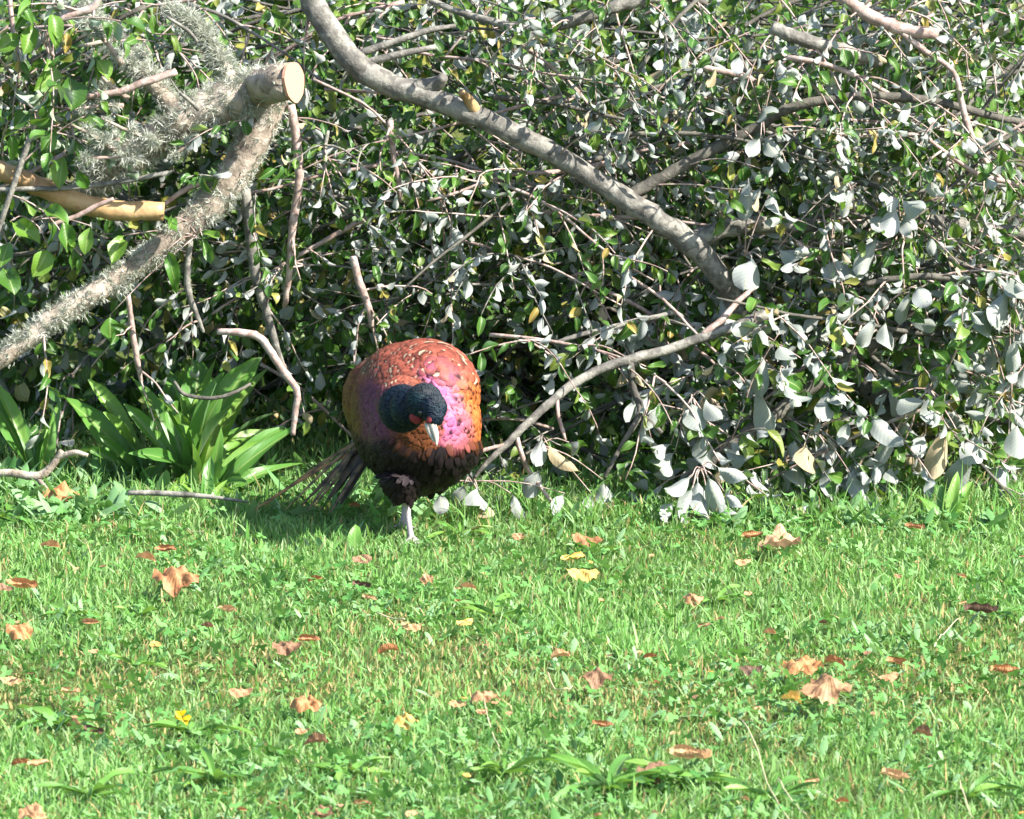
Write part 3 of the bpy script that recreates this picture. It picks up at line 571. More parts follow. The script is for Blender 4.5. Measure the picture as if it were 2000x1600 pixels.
# ------------------------------------------------------------------ sprays of leaves placed one by one
def spray(label, base, leaves, Y, green=False, cat='leafy twig'):
    Y = sq(Y); b = at(base[0], base[1], Y + .03); root = thing('leafy_twig', label, cat, b)
    for (px, py, L, Wd, ang, und) in leaves:
        a = math.radians(ang); dl = L / 2; tip = at(px + math.sin(a) * dl, py + math.cos(a) * dl, Y - .02 + random.uniform(-.02, .02)); bs = at(px - math.sin(a) * dl, py - math.cos(a) * dl, Y + random.uniform(-.01, .03))
        tip[2] = max(tip[2], .012); A = tip - bs; s = np.linalg.norm(A); k = random.choice([0, 1, 4, 6, 7] if Wd / L > .5 else [2, 3, 5, 6])
        wid = [.52, .6, .42, .48, .66, .36, .5, .55][k]
        Nn = np.array((random.gauss(-.25, .22), .9, random.gauss(-.35, .2))) if und else np.array((random.gauss(.2, .3), -.8, random.gauss(.5, .2)))
        leaf_obj(root, bs, A, Nn, s * (1.1 if und else 1.0), Wd / L / wid * (.86 if und else .95), green, k)
        P = catmull(np.array([b, (b + bs) / 2 + np.array((0, .01, .008)), bs]), 6); v, q, c = tube(P, np.linspace(.0016, .0009, 6), 5); mb = MB(); mb.add(v, q, c)
        link('twig', mb.mesh('twig', [M_PINK], root.location), root)
spray('hanging cluster of white leaves at the grass edge, right of the pale branch', (1368,915), [(1340,985,80,38,-20,1),(1366,975,88,42,5,1),(1396,962,78,36,25,1),(1412,988,60,28,30,1),(1328,950,62,32,-50,1),(1424,925,62,36,60,1),(1300,1000,50,24,-35,1),(1345,1010,50,26,0,1),(1378,1000,62,30,-8,1),(1430,975,50,26,45,1)], .20)
spray('pale leaves above the hanging white cluster', (1352,775), [(1378,880,72,54,15,1),(1442,890,66,34,75,1),(1355,812,58,50,10,1),(1390,800,58,30,30,1),(1372,845,50,20,20,0),(1300,905,56,36,-40,1),(1290,880,46,24,-60,1)], .33)
spray('two long white leaves hanging one above the other', (1470,660), [(1487,722,84,36,12,1),(1500,790,92,42,30,1),(1450,640,52,28,-70,1),(1486,652,56,32,20,1),(1532,692,48,36,30,1),(1585,712,46,24,60,1),(1470,600,44,20,-30,0)], .38)
spray('big oval pale leaves hanging near the grass at right', (1590,840), [(1572,896,60,48,0,1),(1622,938,70,46,-8,1),(1553,930,54,38,-10,1),(1672,962,84,34,18,1),(1612,792,70,38,-15,1),(1628,772,68,28,20,1),(1722,842,74,42,35,1),(1650,845,50,24,-20,1)], .36)
spray('pair of rounded pale leaves in the dark gap at right', (1716,615), [(1700,648,54,42,-15,1),(1732,655,60,40,5,1),(1660,600,50,30,-20,1),(1770,600,60,34,-10,1),(1800,580,50,40,25,1)], .5)
spray('broad drooping pale leaves low at the right', (1815,760), [(1772,792,54,50,60,1),(1816,802,64,40,0,1),(1840,880,92,40,-5,1),(1880,922,82,62,-15,1),(1795,870,50,36,-30,1),(1900,870,40,40,0,1),(1855,760,60,22,50,0),(1730,880,70,30,-25,1)], .38)
spray('pale leaves hanging at the right edge', (1975,790), [(1987,860,74,44,0,1),(1950,600,90,36,-30,1),(1990,560,60,46,5,1),(1960,930,60,30,-15,1),(1920,640,54,40,0,1),(1985,690,60,30,10,1)], .42)
spray('fan of five white leaves at right, under the arching branch', (1758,380), [(1742,430,70,38,-15,1),(1774,442,64,32,15,1),(1712,440,62,26,-30,1),(1735,396,54,34,-70,1),(1782,402,54,36,60,1),(1700,490,60,34,-20,1)], .6)
spray('cluster of white leaves left of the white fan', (1640,360), [(1662,392,52,30,-10,1),(1634,392,52,32,-40,1),(1620,535,54,34,0,1),(1657,532,50,40,20,1),(1540,498,48,40,60,1)], .62)
spray('single large cupped white leaf above the shaded branch', (1455,500), [(1464,526,48,54,-10,1),(1500,520,44,30,40,0),(1510,400,60,26,5,1),(1465,385,74,32,5,1)], .62)
spray('white leaves hanging from the branch in the upper right', (1490,235), [(1505,290,56,30,25,1),(1475,285,44,30,-30,1),(1500,225,44,36,30,1),(1440,130,50,24,-15,1),(1530,140,46,26,20,1)], .68)
spray('white leaf and twigs beside the pheasant, low on the sloping branch', (1055,868), [(1090,896,82,32,35,1),(1052,880,60,30,-15,1),(1130,880,50,26,50,1),(1042,938,58,42,-30,1),(1180,965,52,42,0,1),(1150,985,40,26,-20,1)], .27)
spray('grey white leaves at the grass right behind the pheasant', (920,940), [(932,975,50,38,0,1),(900,966,48,36,-20,1),(862,985,48,30,10,1),(945,1000,40,34,20,1),(1010,985,50,30,30,1),(1090,985,50,30,-30,1)], .24)
spray('bright green toothed leaves at the upper left', (105,150), [(140,175,62,44,10,0),(100,150,50,34,-30,0),(60,75,60,34,-15,0),(110,50,60,30,20,0),(200,130,46,32,40,0),(20,80,50,30,-60,0)], .56, True)
spray('green leaves at the left above the yellow branch', (140,250), [(155,300,56,36,20,0),(120,330,60,28,-10,0),(95,270,50,30,-30,0),(25,285,54,24,10,0),(160,350,44,26,30,0),(45,230,40,26,-40,0)], .56, True)
spray('large green leaves below the yellow branch at the left', (60,430), [(50,450,70,40,60,0),(130,460,66,40,15,0),(85,510,56,40,-20,0),(20,545,52,38,30,0),(170,465,50,26,-15,0),(110,420,50,30,70,0),(10,490,40,26,-30,0)], .5, True)
spray('narrow green leaves hanging under the lichen clad branch', (385,460), [(400,490,60,18,10,0),(335,520,66,24,15,0),(412,462,44,24,60,0),(330,440,40,26,-40,0),(215,640,50,40,0,0),(230,480,46,26,-30,0)], .6, True)

random.seed(23); rng = np.random.default_rng(23)
# ------------------------------------------------------------------ leafy boughs filling the pile
def front_depth(px, py):
    zt = min(max((1010 - py) / 1000, 0), 1); right = 0.38 + 0.24 * zt; left = 0.56 + 0.12 * zt if py < 560 else 1.0
    w = min(max((px - 560) / 380, 0), 1); return left + (right - left) * w
def bough_at(px, py, dy, length, r0, root_lab, size, twigs, objects=True, sink=None, pitch=.019):
    c = at(px, py, front_depth(px, py) + dy); c[2] = max(c[2], 0.05)
    a = random.choice([random.uniform(-.7, .5), random.uniform(2.6, 3.8)]); d = unit((math.cos(a), random.uniform(-.5, .3), math.sin(a) * .8 - .1))
    P = grow_twig(c - d * length * .5, d, length, 6, .35, .1); stem = catmull(P, 14)
    if not objects:
        v, q, t = tube(stem, np.linspace(r0, r0 * .4, 14), 5, .1); sink.add(v, q, t, mat=1)
        for k in range(twigs):
            i = random.randrange(13); dd = unit((stem[i + 1] - stem[i]) + rng.normal(size=3) * .9 * np.linalg.norm(stem[i + 1] - stem[i]) * 1.2)
            T = grow_twig(stem[i], dd, random.uniform(.12, .28), 5, random.uniform(.2, 1)); v, q, t = tube(T, np.linspace(.002, .001, 6), 4); sink.add(v, q, t, mat=1)
            for b in range(int(random.uniform(7, 14))):
                j = random.randrange(1, 6); A, Nn = leaf_pose(T[j] - T[j - 1], under_share(px) * .45); s = size * random.uniform(.7, 1.25)
                q0 = T[j] + rng.normal(size=3) * .012
                if q0[2] + A[2] * s < 0: A[2] = abs(A[2]) * .2
                leaf_into(sink, q0, A, Nn, s)
        return
    root = thing('leafy_bough', *root_lab, P[0])[0] if False else thing('leafy_bough', root_lab[0], 'branch', P[0], root_lab[1])
    v, q, t = tube(stem, np.linspace(r0, r0 * .4, 14) , 7, .08); mb = MB(); mb.add(v, q, t); link('stem', mb.mesh('stem', [random.choice([M_PINK, M_BARK, M_DARK])], root.location), root)
    dress(root, stem, twigs, size, pitch, tmat=random.choice([M_PINK, M_PINK, M_BARK]))
def leaf_size(px, py):
    s = 0.032
    if px > 1250 and py > 520: s = 0.043
    if px < 480: s = 0.036
    return s
LAB_R = ('leafy willow bough with pale leaf undersides tangled in the right brush', 'pale leaved boughs in the right of the brush')
LAB_M = ('leafy bough of small grey green leaves in the middle of the brush', 'small leaved boughs in the middle of the brush')
LAB_L = ('leafy green bough among lichen branches in the left of the brush', 'green boughs in the left of the brush')
cells = []
for cx in range(12):
    for cy in range(7):
        px = -40 + (cx + random.random()) * 2080 / 12; py = -60 + (cy + random.random()) * 1010 / 7
        if px < 640 and py > 600: continue                 # the dark hollow under the lichen branch
        if px < 980 and py > 540 and random.random() < .5: continue
        if min(math.hypot(px - 920, py - 500), math.hypot(px - 1290, py - 530), math.hypot(px - 1150, py - 560), math.hypot(px - 1720, py - 730)) < 85: continue   # smaller dark gaps
        if 930 < px < 1260 and 690 < py: continue          # open grass under the sloping branch
        if 80 < px < 560 and 60 < py < 480 and random.random() < .55: continue   # lichen logs lie in front here
        cells.append((px, py))
MARKS = [('the sawn log end', 572, 160), ('the bend of the main limb', 800, 175), ('the top of the main limb', 640, 50), ('the middle of the main limb', 1100, 310), ('the foot of the main limb', 1415, 560), ('the arching branch', 1600, 200), ('the fork of the arching branch', 1240, 380),
    ('the short grey limb', 1520, 440), ('the pinkish corner branch', 1740, 40), ('the pale cut branch piece', 1570, 75), ('the top edge branch', 1150, 30), ('the fan of five white leaves', 1760, 420), ('the two long white leaves', 1490, 760), ('the sloping branch fork', 1230, 705),
    ('the pair of rounded pale leaves', 1716, 650), ('the pheasant', 805, 700), ('the yellow peeled branch', 200, 400), ('the corner twig', 130, 40), ('the lichen clad branch', 300, 500), ('the hanging white cluster', 1368, 960), ('the level right edge branch', 1880, 545), ('the big oval pale leaves', 1620, 900), ('the fine bare twig', 1780, 265), ('the straight hanging twig', 770, 310), ('the grey upright stem', 500, 540), ('the thin broken twig', 1200, 640)]
def relation(px, py, marks, used, head):
    '''says where something is by the nearest thing one can find'''
    for m in sorted(marks, key=lambda m: math.hypot(px - m[1], py - m[2])):
        dx, dy = px - m[1], py - m[2]; a = math.degrees(math.atan2(-dy, dx)) % 360
        rel = ['right of', 'above and right of', 'above', 'above and left of', 'left of', 'below and left of', 'below', 'below and right of'][int((a + 22.5) // 45) % 8]
        t = f'{head} {rel} {m[0]}'
        if t not in used: used.add(t); return t
used_labels = set()
for k in range(26):
    px, py = 980 + 1060 * ((k * .618) % 1), -20 + 760 * ((k + .5) / 26 + .13 * math.sin(k * 2.4)) * .95
    if min(math.hypot(px - 1290, py - 530), math.hypot(px - 1150, py - 600), math.hypot(px - 1720, py - 730)) > 90 and not (px < 1260 and py > 640): cells.append((px, py))
for px, py in cells:
    lab = LAB_L if px < 620 else LAB_M if px < 1200 else LAB_R
    head = 'green leafy bough' if px < 620 else 'small leaved grey green bough' if px < 1200 else 'pale leaved willow bough'
    bough_at(px, py, random.uniform(.0, .22), random.uniform(.3, .6), random.uniform(.003, .006), (relation(px, py, MARKS, used_labels, head), lab[1]), leaf_size(px, py), 8)
deep = MB()
for k in range(150):
    px, py = random.uniform(-120, 2120), random.uniform(-140, 900)
    if px < 640 and 560 < py: continue
    bough_at(px, py, random.uniform(.28, .8), random.uniform(.4, .8), random.uniform(.003, .007), None, leaf_size(px, py) * 1.05, 9, False, deep)
for k in range(170):
    px, py = random.uniform(-150, 2150), random.uniform(-140, 960)
    if px < 640 and py > 820: continue
    bough_at(px, py, random.uniform(.8, 1.3), random.uniform(.5, .8), random.uniform(.003, .007), None, .05, 9, False, deep)
tag(link('deep_foliage', deep.mesh('deep_foliage', [M_LEAF, M_DARK])), 'shaded mass of leaves and twigs deep inside the brush pile', 'foliage', kind='stuff')

random.seed(24); rng = np.random.default_rng(24)
# ------------------------------------------------------------------ weeds
STRAP = [leaf_shape(.17, .35, .35, .03, .1, .03, 9, 4, .02, .55, 21), leaf_shape(.15, .7, .4, .05, .2, -.06, 9, 4, .02, .5, 22), leaf_shape(.23, .45, .25, .05, -.2, .05, 9, 4, .02, .58, 23), leaf_shape(.13, .2, .5, .03, .1, .02, 9, 4, .02, .5, 24)]
SMESH = [make_mesh('leaf', v, [q], [M_WEED], {'luv': ('FLOAT_VECTOR', l)}) for v, q, l in STRAP]
def put_strap(root, base, A, Nn, s, k, ws=1.0):
    X, A, Nn = frame(A, Nn); p = np.asarray(base) - np.array(root.location)
    o = bpy.data.objects.new('leaf', SMESH[k]); COL.objects.link(o); o.parent = root
    o.matrix_basis = Matrix([[X[i] * s * ws, A[i] * s, Nn[i] * s, p[i]] for i in range(3)] + [[0, 0, 0, 1]])
def weed(label, root_px, tips, name='broad_leaved_weed', cat='weed', wide=1.0):
    b = onground(*root_px); root = thing(name, label, cat, b)
    for tx, ty, dy in tips + [(a + random.uniform(-45, 45), b_ + random.uniform(10, 70), d_ + random.uniform(-.04, .04)) for a, b_, d_ in tips if wide < 1.15]:
        t = at(tx, ty, b[1] + dy); t[2] = max(t[2], .02); A = t - b; s = np.linalg.norm(A)
        put_strap(root, b + np.array((random.uniform(-.006, .006), random.uniform(-.01, .01), 0)), A, np.array((random.gauss(0, .3), -.5 + random.gauss(0, .2), .8)) - .3 * unit(A) , s, random.randrange(4), random.uniform(.8, 1.15) * wide)
def rosette(label, px, py, n, size, group=None, up=.5):
    b = onground(px, py); root = thing('plantain_weed', label, 'weed', b, group); a0 = random.uniform(0, 6)
    for k in range(n):
        a = a0 + k * 2.4 + random.uniform(-.3, .3); A = np.array((math.cos(a), math.sin(a) * .8, up * random.uniform(.5, 1.5))); s = size * random.uniform(.8, 1.4)
        put_strap(root, b + np.array((0, 0, .012)), A, np.array((0, 0, 1)) - A * .2, s, random.randrange(4), random.uniform(.8, 1.2))
weed('tall clump of broad strap leaves in the shade at the left', (370,955), [(388,690,.05),(408,705,-.03),(300,730,0),(345,770,-.05),(395,800,-.08),(440,720,.08),(455,760,.04),(330,700,.1),(380,760,-.1),(360,680,.12),(420,780,.0),(320,790,-.04),(410,840,-.1),(350,830,-.1),(470,800,.06),(375,720,.0)])
weed('low weed with leaves arching out beside the tall strap leaved clump', (405,975), [(523,828,-.05),(505,800,.05),(480,850,.0),(440,870,-.08),(450,905,-.1)])
weed('weed with a long leaf arching left under the dark stem', (290,945), [(200,735,.0),(195,790,.04),(240,800,-.05),(215,850,-.06),(330,850,.0)])
weed('grey green weed leaning in shade at the left edge', (70,945), [(5,735,0),(30,760,.06),(110,790,.0),(130,830,-.04),(60,800,.08)])
weed('bright green pointed weed in front of the tall strap leaved clump', (400,1000), [(392,925,0),(412,890,.02),(372,940,0),(440,940,0)], wide=1.3)
weed('bright upright weed at the grass edge on the far right', (1850,1030), [(1862,925,0),(1835,945,.02),(1880,960,0),(1900,930,.04),(1815,960,0),(1890,1000,-.05),(1840,990,-.06)], wide=1.2)
weed('green blades behind the sloping branch right of the pheasant', (1150,900), [(1120,740,.05),(1170,770,0),(1100,800,.0),(1200,790,.05),(1220,830,0),(1080,840,0),(1150,720,.1)], wide=.8)
weed('soft weed between the pheasant and the sloping branch', (1010,900), [(960,780,.03),(990,760,.05),(1020,800,0),(950,830,0),(1040,830,0)], wide=.9)
weed('pale pointed leaf standing in grass beside the pheasant foot', (690,1085), [(682,1030,0),(700,1060,0)], wide=2.0)
weed('small bright round leaved weed under the hanging white leaves', (1205,1010), [(1185,983,0),(1200,975,.02)], wide=2.2)
for lab, px, py, n, s in [
    ('dark rosette with one bright leaf in the front lawn, centre', 985, 1530, 9, .06), ('striped plantain in the middle of the lawn', 965, 1220, 6, .06), ('spreading plantain with a yellow flower beside it', 372, 1450, 9, .065),
    ('leafy plantain patch near the lower left', 120, 1435, 9, .06), ('upright dark plantain near the bottom, left of centre', 685, 1530, 8, .07), ('long arching plantain near the bottom, right of centre', 1190, 1560, 9, .09),
    ('plantain with long blades beside the long ribbed tan leaf', 1340, 1550, 8, .08), ('pale narrow leaved plantain on the left lawn', 262, 1315, 5, .055), ('small plantain under the yellow broad leaf', 1155, 1095, 5, .05),
    ('plantain in the bottom right corner', 1890, 1575, 8, .06), ('plantain by the right edge under the dark curled leaf', 1950, 1215, 6, .05), ('low plantain right of the pheasant foot', 900, 1060, 6, .045),
    ('broad leaves in grass beside the upright pinkish leaf', 130, 1215, 5, .06), ('dark plantain below the biggest rusty leaf', 275, 1220, 6, .055), ('low dark weed beside the pinkish red leaf', 1400, 1190, 7, .05),
    ('plantain at the bottom edge, far left', 180, 1575, 8, .065), ('plantain at the bottom edge below the yellow flower', 420, 1545, 9, .065), ('grassy plantain clump at the left end of the lawn edge', 30, 1030, 7, .07),
    ('plantain in front of the brush under the oval leaves', 1600, 1035, 7, .05), ('bushy plantain at the bottom edge, far right of centre', 1510, 1580, 7, .06)]:
    rosette(lab, px, py, n, s)

# yellow flower
g = N('yellow_petal'); M_YEL = g.done(g.translucent(g.pbr((0.75, 0.48, 0.01), .5, .3), (.8, .6, .02), .3))
b = onground(352, 1424); root = thing('yellow_flower', 'small yellow flower in the lawn at lower left', 'flower', b)
v, q, t = tube(catmull(np.array([b, b + np.array((.003, 0, .025)), at(356, 1402, b[1])]), 6), .0012, 5); mb = MB(); mb.add(v, q, t); link('stalk', mb.mesh('stalk', [M_WEED], b), root)
c = at(356, 1402, b[1]); pm = leaf_shape(.7, .2, .2, .05, 0, 0, 4, 4, .02, .6, 31); pme = make_mesh('petal', pm[0], [pm[1]], [M_YEL], {'luv': ('FLOAT_VECTOR', pm[2])})
for k in range(6):
    a = k * 1.05 + .2; X, A, Nn = frame(np.array((math.cos(a), -.3, math.sin(a))), np.array((0, -1, .4))); p = c - b
    o = link('petal', pme, root); o.matrix_basis = Matrix([[X[i] * .014, A[i] * .014, Nn[i] * .014, p[i]] for i in range(3)] + [[0, 0, 0, 1]])

# pale dry stalks lying in the lawn
g = N('dry_straw'); M_STRAW = g.done(g.pbr((.42, .37, .22), .6, .3))
for lab, pts in [('long pale dry stalk lying across the lower right lawn', [(1448, 1405), (1475, 1455), (1490, 1500), (1505, 1545), (1545, 1605)]), ('pale dry stalk near the long arching plantain', [(1520, 1520), (1545, 1560), (1575, 1590)]),
                 ('pale dry stem under the three close pink leaves', [(945, 1365), (955, 1410), (968, 1445), (975, 1458)]), ('short white stalk beside the dull brown leaf', [(1070, 1310), (1078, 1335), (1100, 1345), (1118, 1342)]),
                 ('pale straw at the bottom right', [(1875, 1530), (1885, 1560), (1900, 1600)]), ('white straw lying in the pheasant shadow', [(345, 1027), (370, 1035), (398, 1040)]), ('bent straw right of the striped leaf', [(1825, 1265), (1845, 1235), (1875, 1210)])]:
    P = catmull(np.array([onground(x, y, .034) for x, y in pts]), 10); P[:, 2] += rng.normal(0, .002, 10); v, q, t = tube(P, np.linspace(.0011, .0007, 10), 5); mb = MB(); mb.add(v, q, t)
    tag(link('dry_stalk', mb.mesh('dry_stalk', [M_STRAW], P[0]), None, P[0]), lab, 'stalk')

random.seed(25); rng = np.random.default_rng(25)
# ------------------------------------------------------------------ fallen leaves
TONES = {'tan': ((.54, .35, .18), (.36, .20, .09)), 'orange': ((.48, .25, .11), (.33, .14, .05)), 'rust': ((.40, .20, .085), (.25, .105, .045)), 'brown': ((.28, .16, .09), (.17, .09, .05)),
         'dark': ((.13, .075, .045), (.08, .045, .03)), 'pink': ((.48, .28, .15), (.31, .15, .07)), 'yellow': ((.66, .45, .12), (.5, .30, .08)), 'pale': ((.50, .33, .20), (.30, .16, .08)), 'stripe': ((.46, .27, .14), (.15, .075, .04))}
MD = {}
for tn, (c1, c2) in TONES.items():
    g = N('dead_leaf_' + tn); luv = g.attr('luv', 'Vector'); sx = g.n('SeparateXYZ'); g.l(luv, sx.inputs[0]); nz = g.noise(55, 4); n2 = g.noise(220, 2)
    vein = g.math('POWER', g.math('ABSOLUTE', g.math('SINE', g.math('ADD', g.math('MULTIPLY', sx.outputs[2], 14.0), g.math('MULTIPLY', nz, 2.0)))), .5)
    c = g.mix(g.ramp(nz, [(.35, (0, 0, 0)), (.65, (1, 1, 1))]), c1, c2); c = g.mix(g.math('MULTIPLY', g.math('SUBTRACT', 1.0, vein), .8 if tn == 'stripe' else .55), c, c2); c = g.mix(g.math('MULTIPLY', g.math('GREATER_THAN', n2, .62), .5), c, (.08, .04, .02))
    MD[tn] = g.done(g.translucent(g.pbr(c, .6, .3, vein, .5, .001), c1, .2))
def dead_leaf(w, h, shape, seed):
    """curled dry leaf about w wide; a grid of rings from the centre, lobed, bent and crumpled"""
    r = np.random.default_rng(seed); rings, seg = 5, 30; V = [(0, 0, 0)]; L = [(0, 0, 0)]; ph = r.uniform(0, 6)
    for i in range(1, rings + 1):
        f = i / rings
        for k in range(seg):
            a = 2 * math.pi * k / seg
            if shape == 'maple': R = .76 + .22 * abs(math.cos(2.5 * a)) ** .8 + .05 * math.sin(11 * a + ph) + .10 * math.sin(a + ph) + .06 * math.sin(2 * a + ph * 2); ax, ay = 1.0, .8
            else: R = .9 + .08 * math.sin(3 * a + ph) + .05 * math.sin(9 * a); ax, ay = 1.0, .55 if shape != 'curl' else .45
            R = R ** f if False else R * f
            V.append((ax * R * math.cos(a), ay * R * math.sin(a), 0)); L.append((f * math.cos(a), f * math.sin(a), a * 2.5 / math.pi if shape == 'maple' else math.cos(a) * f * 1.2))
    V = np.array(V); x, y = V[:, 0].copy(), V[:, 1].copy(); q = r.uniform(0, 6, 4)
    cr = .10 * np.sin(5 * x + q[0]) * np.cos(4 * y + q[1]) + .06 * np.sin(11 * x + 7 * y + q[2]) + .04 * np.sin(15 * y + q[3])
    if shape == 'maple': z = .38 * (x * x + y * y) * r.uniform(.3, 1.0) * r.choice((-1, -1, -1, 1)) + cr * 1.9 + r.uniform(.2, .7) * np.abs(y + .2 * x) * r.choice((-1, 1))
    elif shape == 'oval': z = .45 * y * y * r.choice((-1, 1)) + .15 * x * x + cr
    elif shape == 'fold': z = 1.5 * np.abs(y) - .3 * x * x + cr; V[:, 1] = y * .6
    else:
        ang = y / .45 * 2.3; V[:, 1] = .26 * np.sin(ang); z = .26 * (1 - np.cos(ang)) + cr * .7 + .2 * x * x
    V[:, 2] = z; V *= w / 2
    T = [(0, 1 + k, 1 + (k + 1) % seg) for k in range(seg)]
    Q = [(1 + i * seg + k, 1 + (i + 1) * seg + k, 1 + (i + 1) * seg + (k + 1) % seg, 1 + i * seg + (k + 1) % seg) for i in range(rings - 1) for k in range(seg)]
    return V, Q, T, np.array(L, float)
LMARKS = [('the biggest rusty maple leaf', 350, 1143), ('the pheasant leg', 800, 1050), ('the rusty oval leaf by the brush', 1145, 1050), ('the pale yellow leaf', 1139, 1118), ('the big pale tan leaf', 1524, 1057), ('the largest striped leaf', 1617, 1358), ('the crumpled orange brown leaf', 1570, 1298),
    ('the rusty folded leaf at centre left', 758, 1266), ('the three close pink leaves', 940, 1370), ('the yellow lobed leaf', 794, 1403), ('the dark shrivelled leaf', 1175, 1414), ('the long ribbed tan leaf', 1347, 1475), ('the brown tent shaped leaf', 619, 1446), ('the yellow flower', 362, 1408), ('the ragged brown lobed leaf', 560, 1262),
    ('the dark upright leaf by the corner', 40, 1486), ('the bright orange folded leaf', 1645, 1562), ('the dark curled leaf at the right edge', 1915, 1192), ('the twisted orange leaf', 1752, 1290), ('the pinkish red lobed leaf', 1352, 1165), ('the front dark rosette', 985, 1530), ('the long arching plantain', 1190, 1560)]
for k, (px, py, w, h, shp, tone, lab) in enumerate(DL):
    p = onground(px, py + h * .12, 0.032); wm = px2m(w * 1.04, p[1]); v, q, t, l = dead_leaf(wm, 0, shp, 100 + k)
    tilt = min(1.2, h / w * (.75 if shp == 'maple' else 1.05)); rz = random.uniform(-.35, .35) + (math.pi if random.random() < .5 else 0)
    R = Matrix.Rotation(rz, 3, 'Z') if shp != 'x' else None; Rx = Matrix.Rotation(tilt + random.uniform(-.1, .15), 3, 'X'); v = v @ np.array(Rx @ R).T
    v[:, 2] -= min(0, v[:, 2].min() + .014)
    o = link('dead_leaf', make_mesh('dead_leaf', v, [np.array(q), np.array(t)], [MD[tone]], {'luv': ('FLOAT_VECTOR', l)}), None, p)
    if lab: tag(o, lab, 'leaf', 'fallen leaves on the lawn')
    else: tag(o, relation(px, py, LMARKS, used_labels, 'small ' + {'tan': 'tan', 'brown': 'brown', 'rust': 'rusty', 'pink': 'pinkish', 'orange': 'orange', 'yellow': 'yellow', 'dark': 'dark', 'pale': 'pale'}[tone] + ' leaf scrap'), 'leaf', 'small leaf scraps on the lawn')
    if lab and ('stalk' in lab and 'long' in lab):
        P = catmull(np.array([p + np.array((-wm * .3, 0, .012)), onground(765, 1208, .035), onground(735, 1196, .04)]), 8); vv, qq, tt = tube(P, .0013, 5); mb = MB(); mb.add(vv, qq, tt); link('stalk', mb.mesh('stalk', [M_STRAW], p), o)

random.seed(26); rng = np.random.default_rng(26)
# ------------------------------------------------------------------ pheasant
FW = unit((.40, -.917, 0)); SD = np.array((.917, .40, 0)); UP = np.array((0, 0, 1.0))
BC = BIRD + np.array((.004, .10, .222))                 # middle of the body
def loc(u, v, w): return BC + FW * u + SD * v + UP * w
bird = thing('pheasant', 'cock pheasant with dark blue head bowed, walking out of the brush', 'bird', BIRD)
bm = bmesh.new()
def ball(c, r, ax=None, sub=3):
    M = Matrix.Translation(Vector(c - BIRD))
    if ax is None: M = M @ Matrix.Diagonal((r, r, r, 1))
    else:
        B = np.array([ax[0] * r[0], ax[1] * r[1], ax[2] * r[2]]).T; M = M @ Matrix([[*B[i], 0] for i in range(3)] + [[0, 0, 0, 1]])
    bmesh.ops.create_icosphere(bm, subdivisions=sub, radius=1, matrix=M)
def limb(P, R, n=16):
    path = catmull(P, n); rad = np.interp(np.linspace(0, len(R) - 1, n), range(len(R)), R)
    v, q, t = tube(path - BIRD, rad, 10); vs = [bm.verts.new(c) for c in v]
    for f in list(q) + list(t): bm.faces.new([vs[i] for i in f])
AX = (unit(FW * .97 - UP * .2), SD, unit(UP * .97 + FW * .2))
ball(loc(0, 0, 0), (.158, .100, .128), AX, 4)
ball(loc(.055, 0, -.012), (.105, .101, .112), AX); ball(loc(-.10, 0, .01), (.11, .085, .085), AX); ball(loc(.02, .02, .05), (.12, .09, .085), AX)
HOOD = [(at(784, 785, -.05), .045), (at(786, 798, -.10), .042), (at(801, 795, -.14), .0345), (at(829, 785, -.165), .0325), (at(845, 796, -.185), .0245), (at(848, 815, -.198), .016)]
for c, r in HOOD: ball(c, r)
ball(loc(.02, -.02, -.10), (.05, .045, .05), AX); ball(loc(-.02, .03, -.10), (.05, .045, .05), AX)          # thighs
knee = at(788, 945, -.015)
limb(np.array([at(786, 925, 0), at(790, 965, .0), at(795, 985, .0)]), [.036, .022, .009])
limb(np.array([at(794, 975, .0), at(797, 1010, .0), at(803, 1050, -.005), BIRD + np.array((.006, 0, .01))]), [.009, .0066, .0062, .008])
for dx, dy in ((.035, -.035), (.0, -.05), (-.035, -.03), (-.01, .03)): limb(np.array([BIRD + np.array((.006, 0, .010)), BIRD + np.array((.006 + dx * .5, dy * .5, .006)), BIRD + np.array((.006 + dx, dy, .002))]), [.007, .005, .003], 8)
b2 = BIRD + np.array((-.005, .20, 0))
limb(np.array([loc(-.05, .02, -.11), b2 + np.array((.02, .02, .10)), b2 + np.array((0, 0, .06)), b2 + np.array((-.01, -.03, .012))]), [.03, .016, .008, .007])
for dx, dy in ((.03, -.035), (-.005, -.045), (-.035, -.03)): limb(np.array([b2 + np.array((-.01, -.03, .01)), b2 + np.array((-.01 + dx, -.03 + dy, .006))]), [.006, .003], 6)
me = bpy.data.meshes.new('body'); bm.to_mesh(me); bm.free()
body = link('body', me, bird)
md = body.modifiers.new('r', 'REMESH'); md.mode = 'VOXEL'; md.voxel_size = .0034; md.use_smooth_shade = True
ms = body.modifiers.new('s', 'SMOOTH'); ms.factor = .5; ms.iterations = 10
dg = bpy.context.evaluated_depsgraph_get(); me2 = bpy.data.meshes.new_from_object(body.evaluated_get(dg)); body.modifiers.clear(); body.data = me2; me2.name = 'body'
nv = len(me2.vertices); co = np.empty(nv * 3, np.float32); me2.vertices.foreach_get('co', co); co = co.reshape(-1, 3) + BIRD
no = np.empty(nv * 3, np.float32); me2.vertices.foreach_get('normal', no); no = no.reshape(-1, 3)

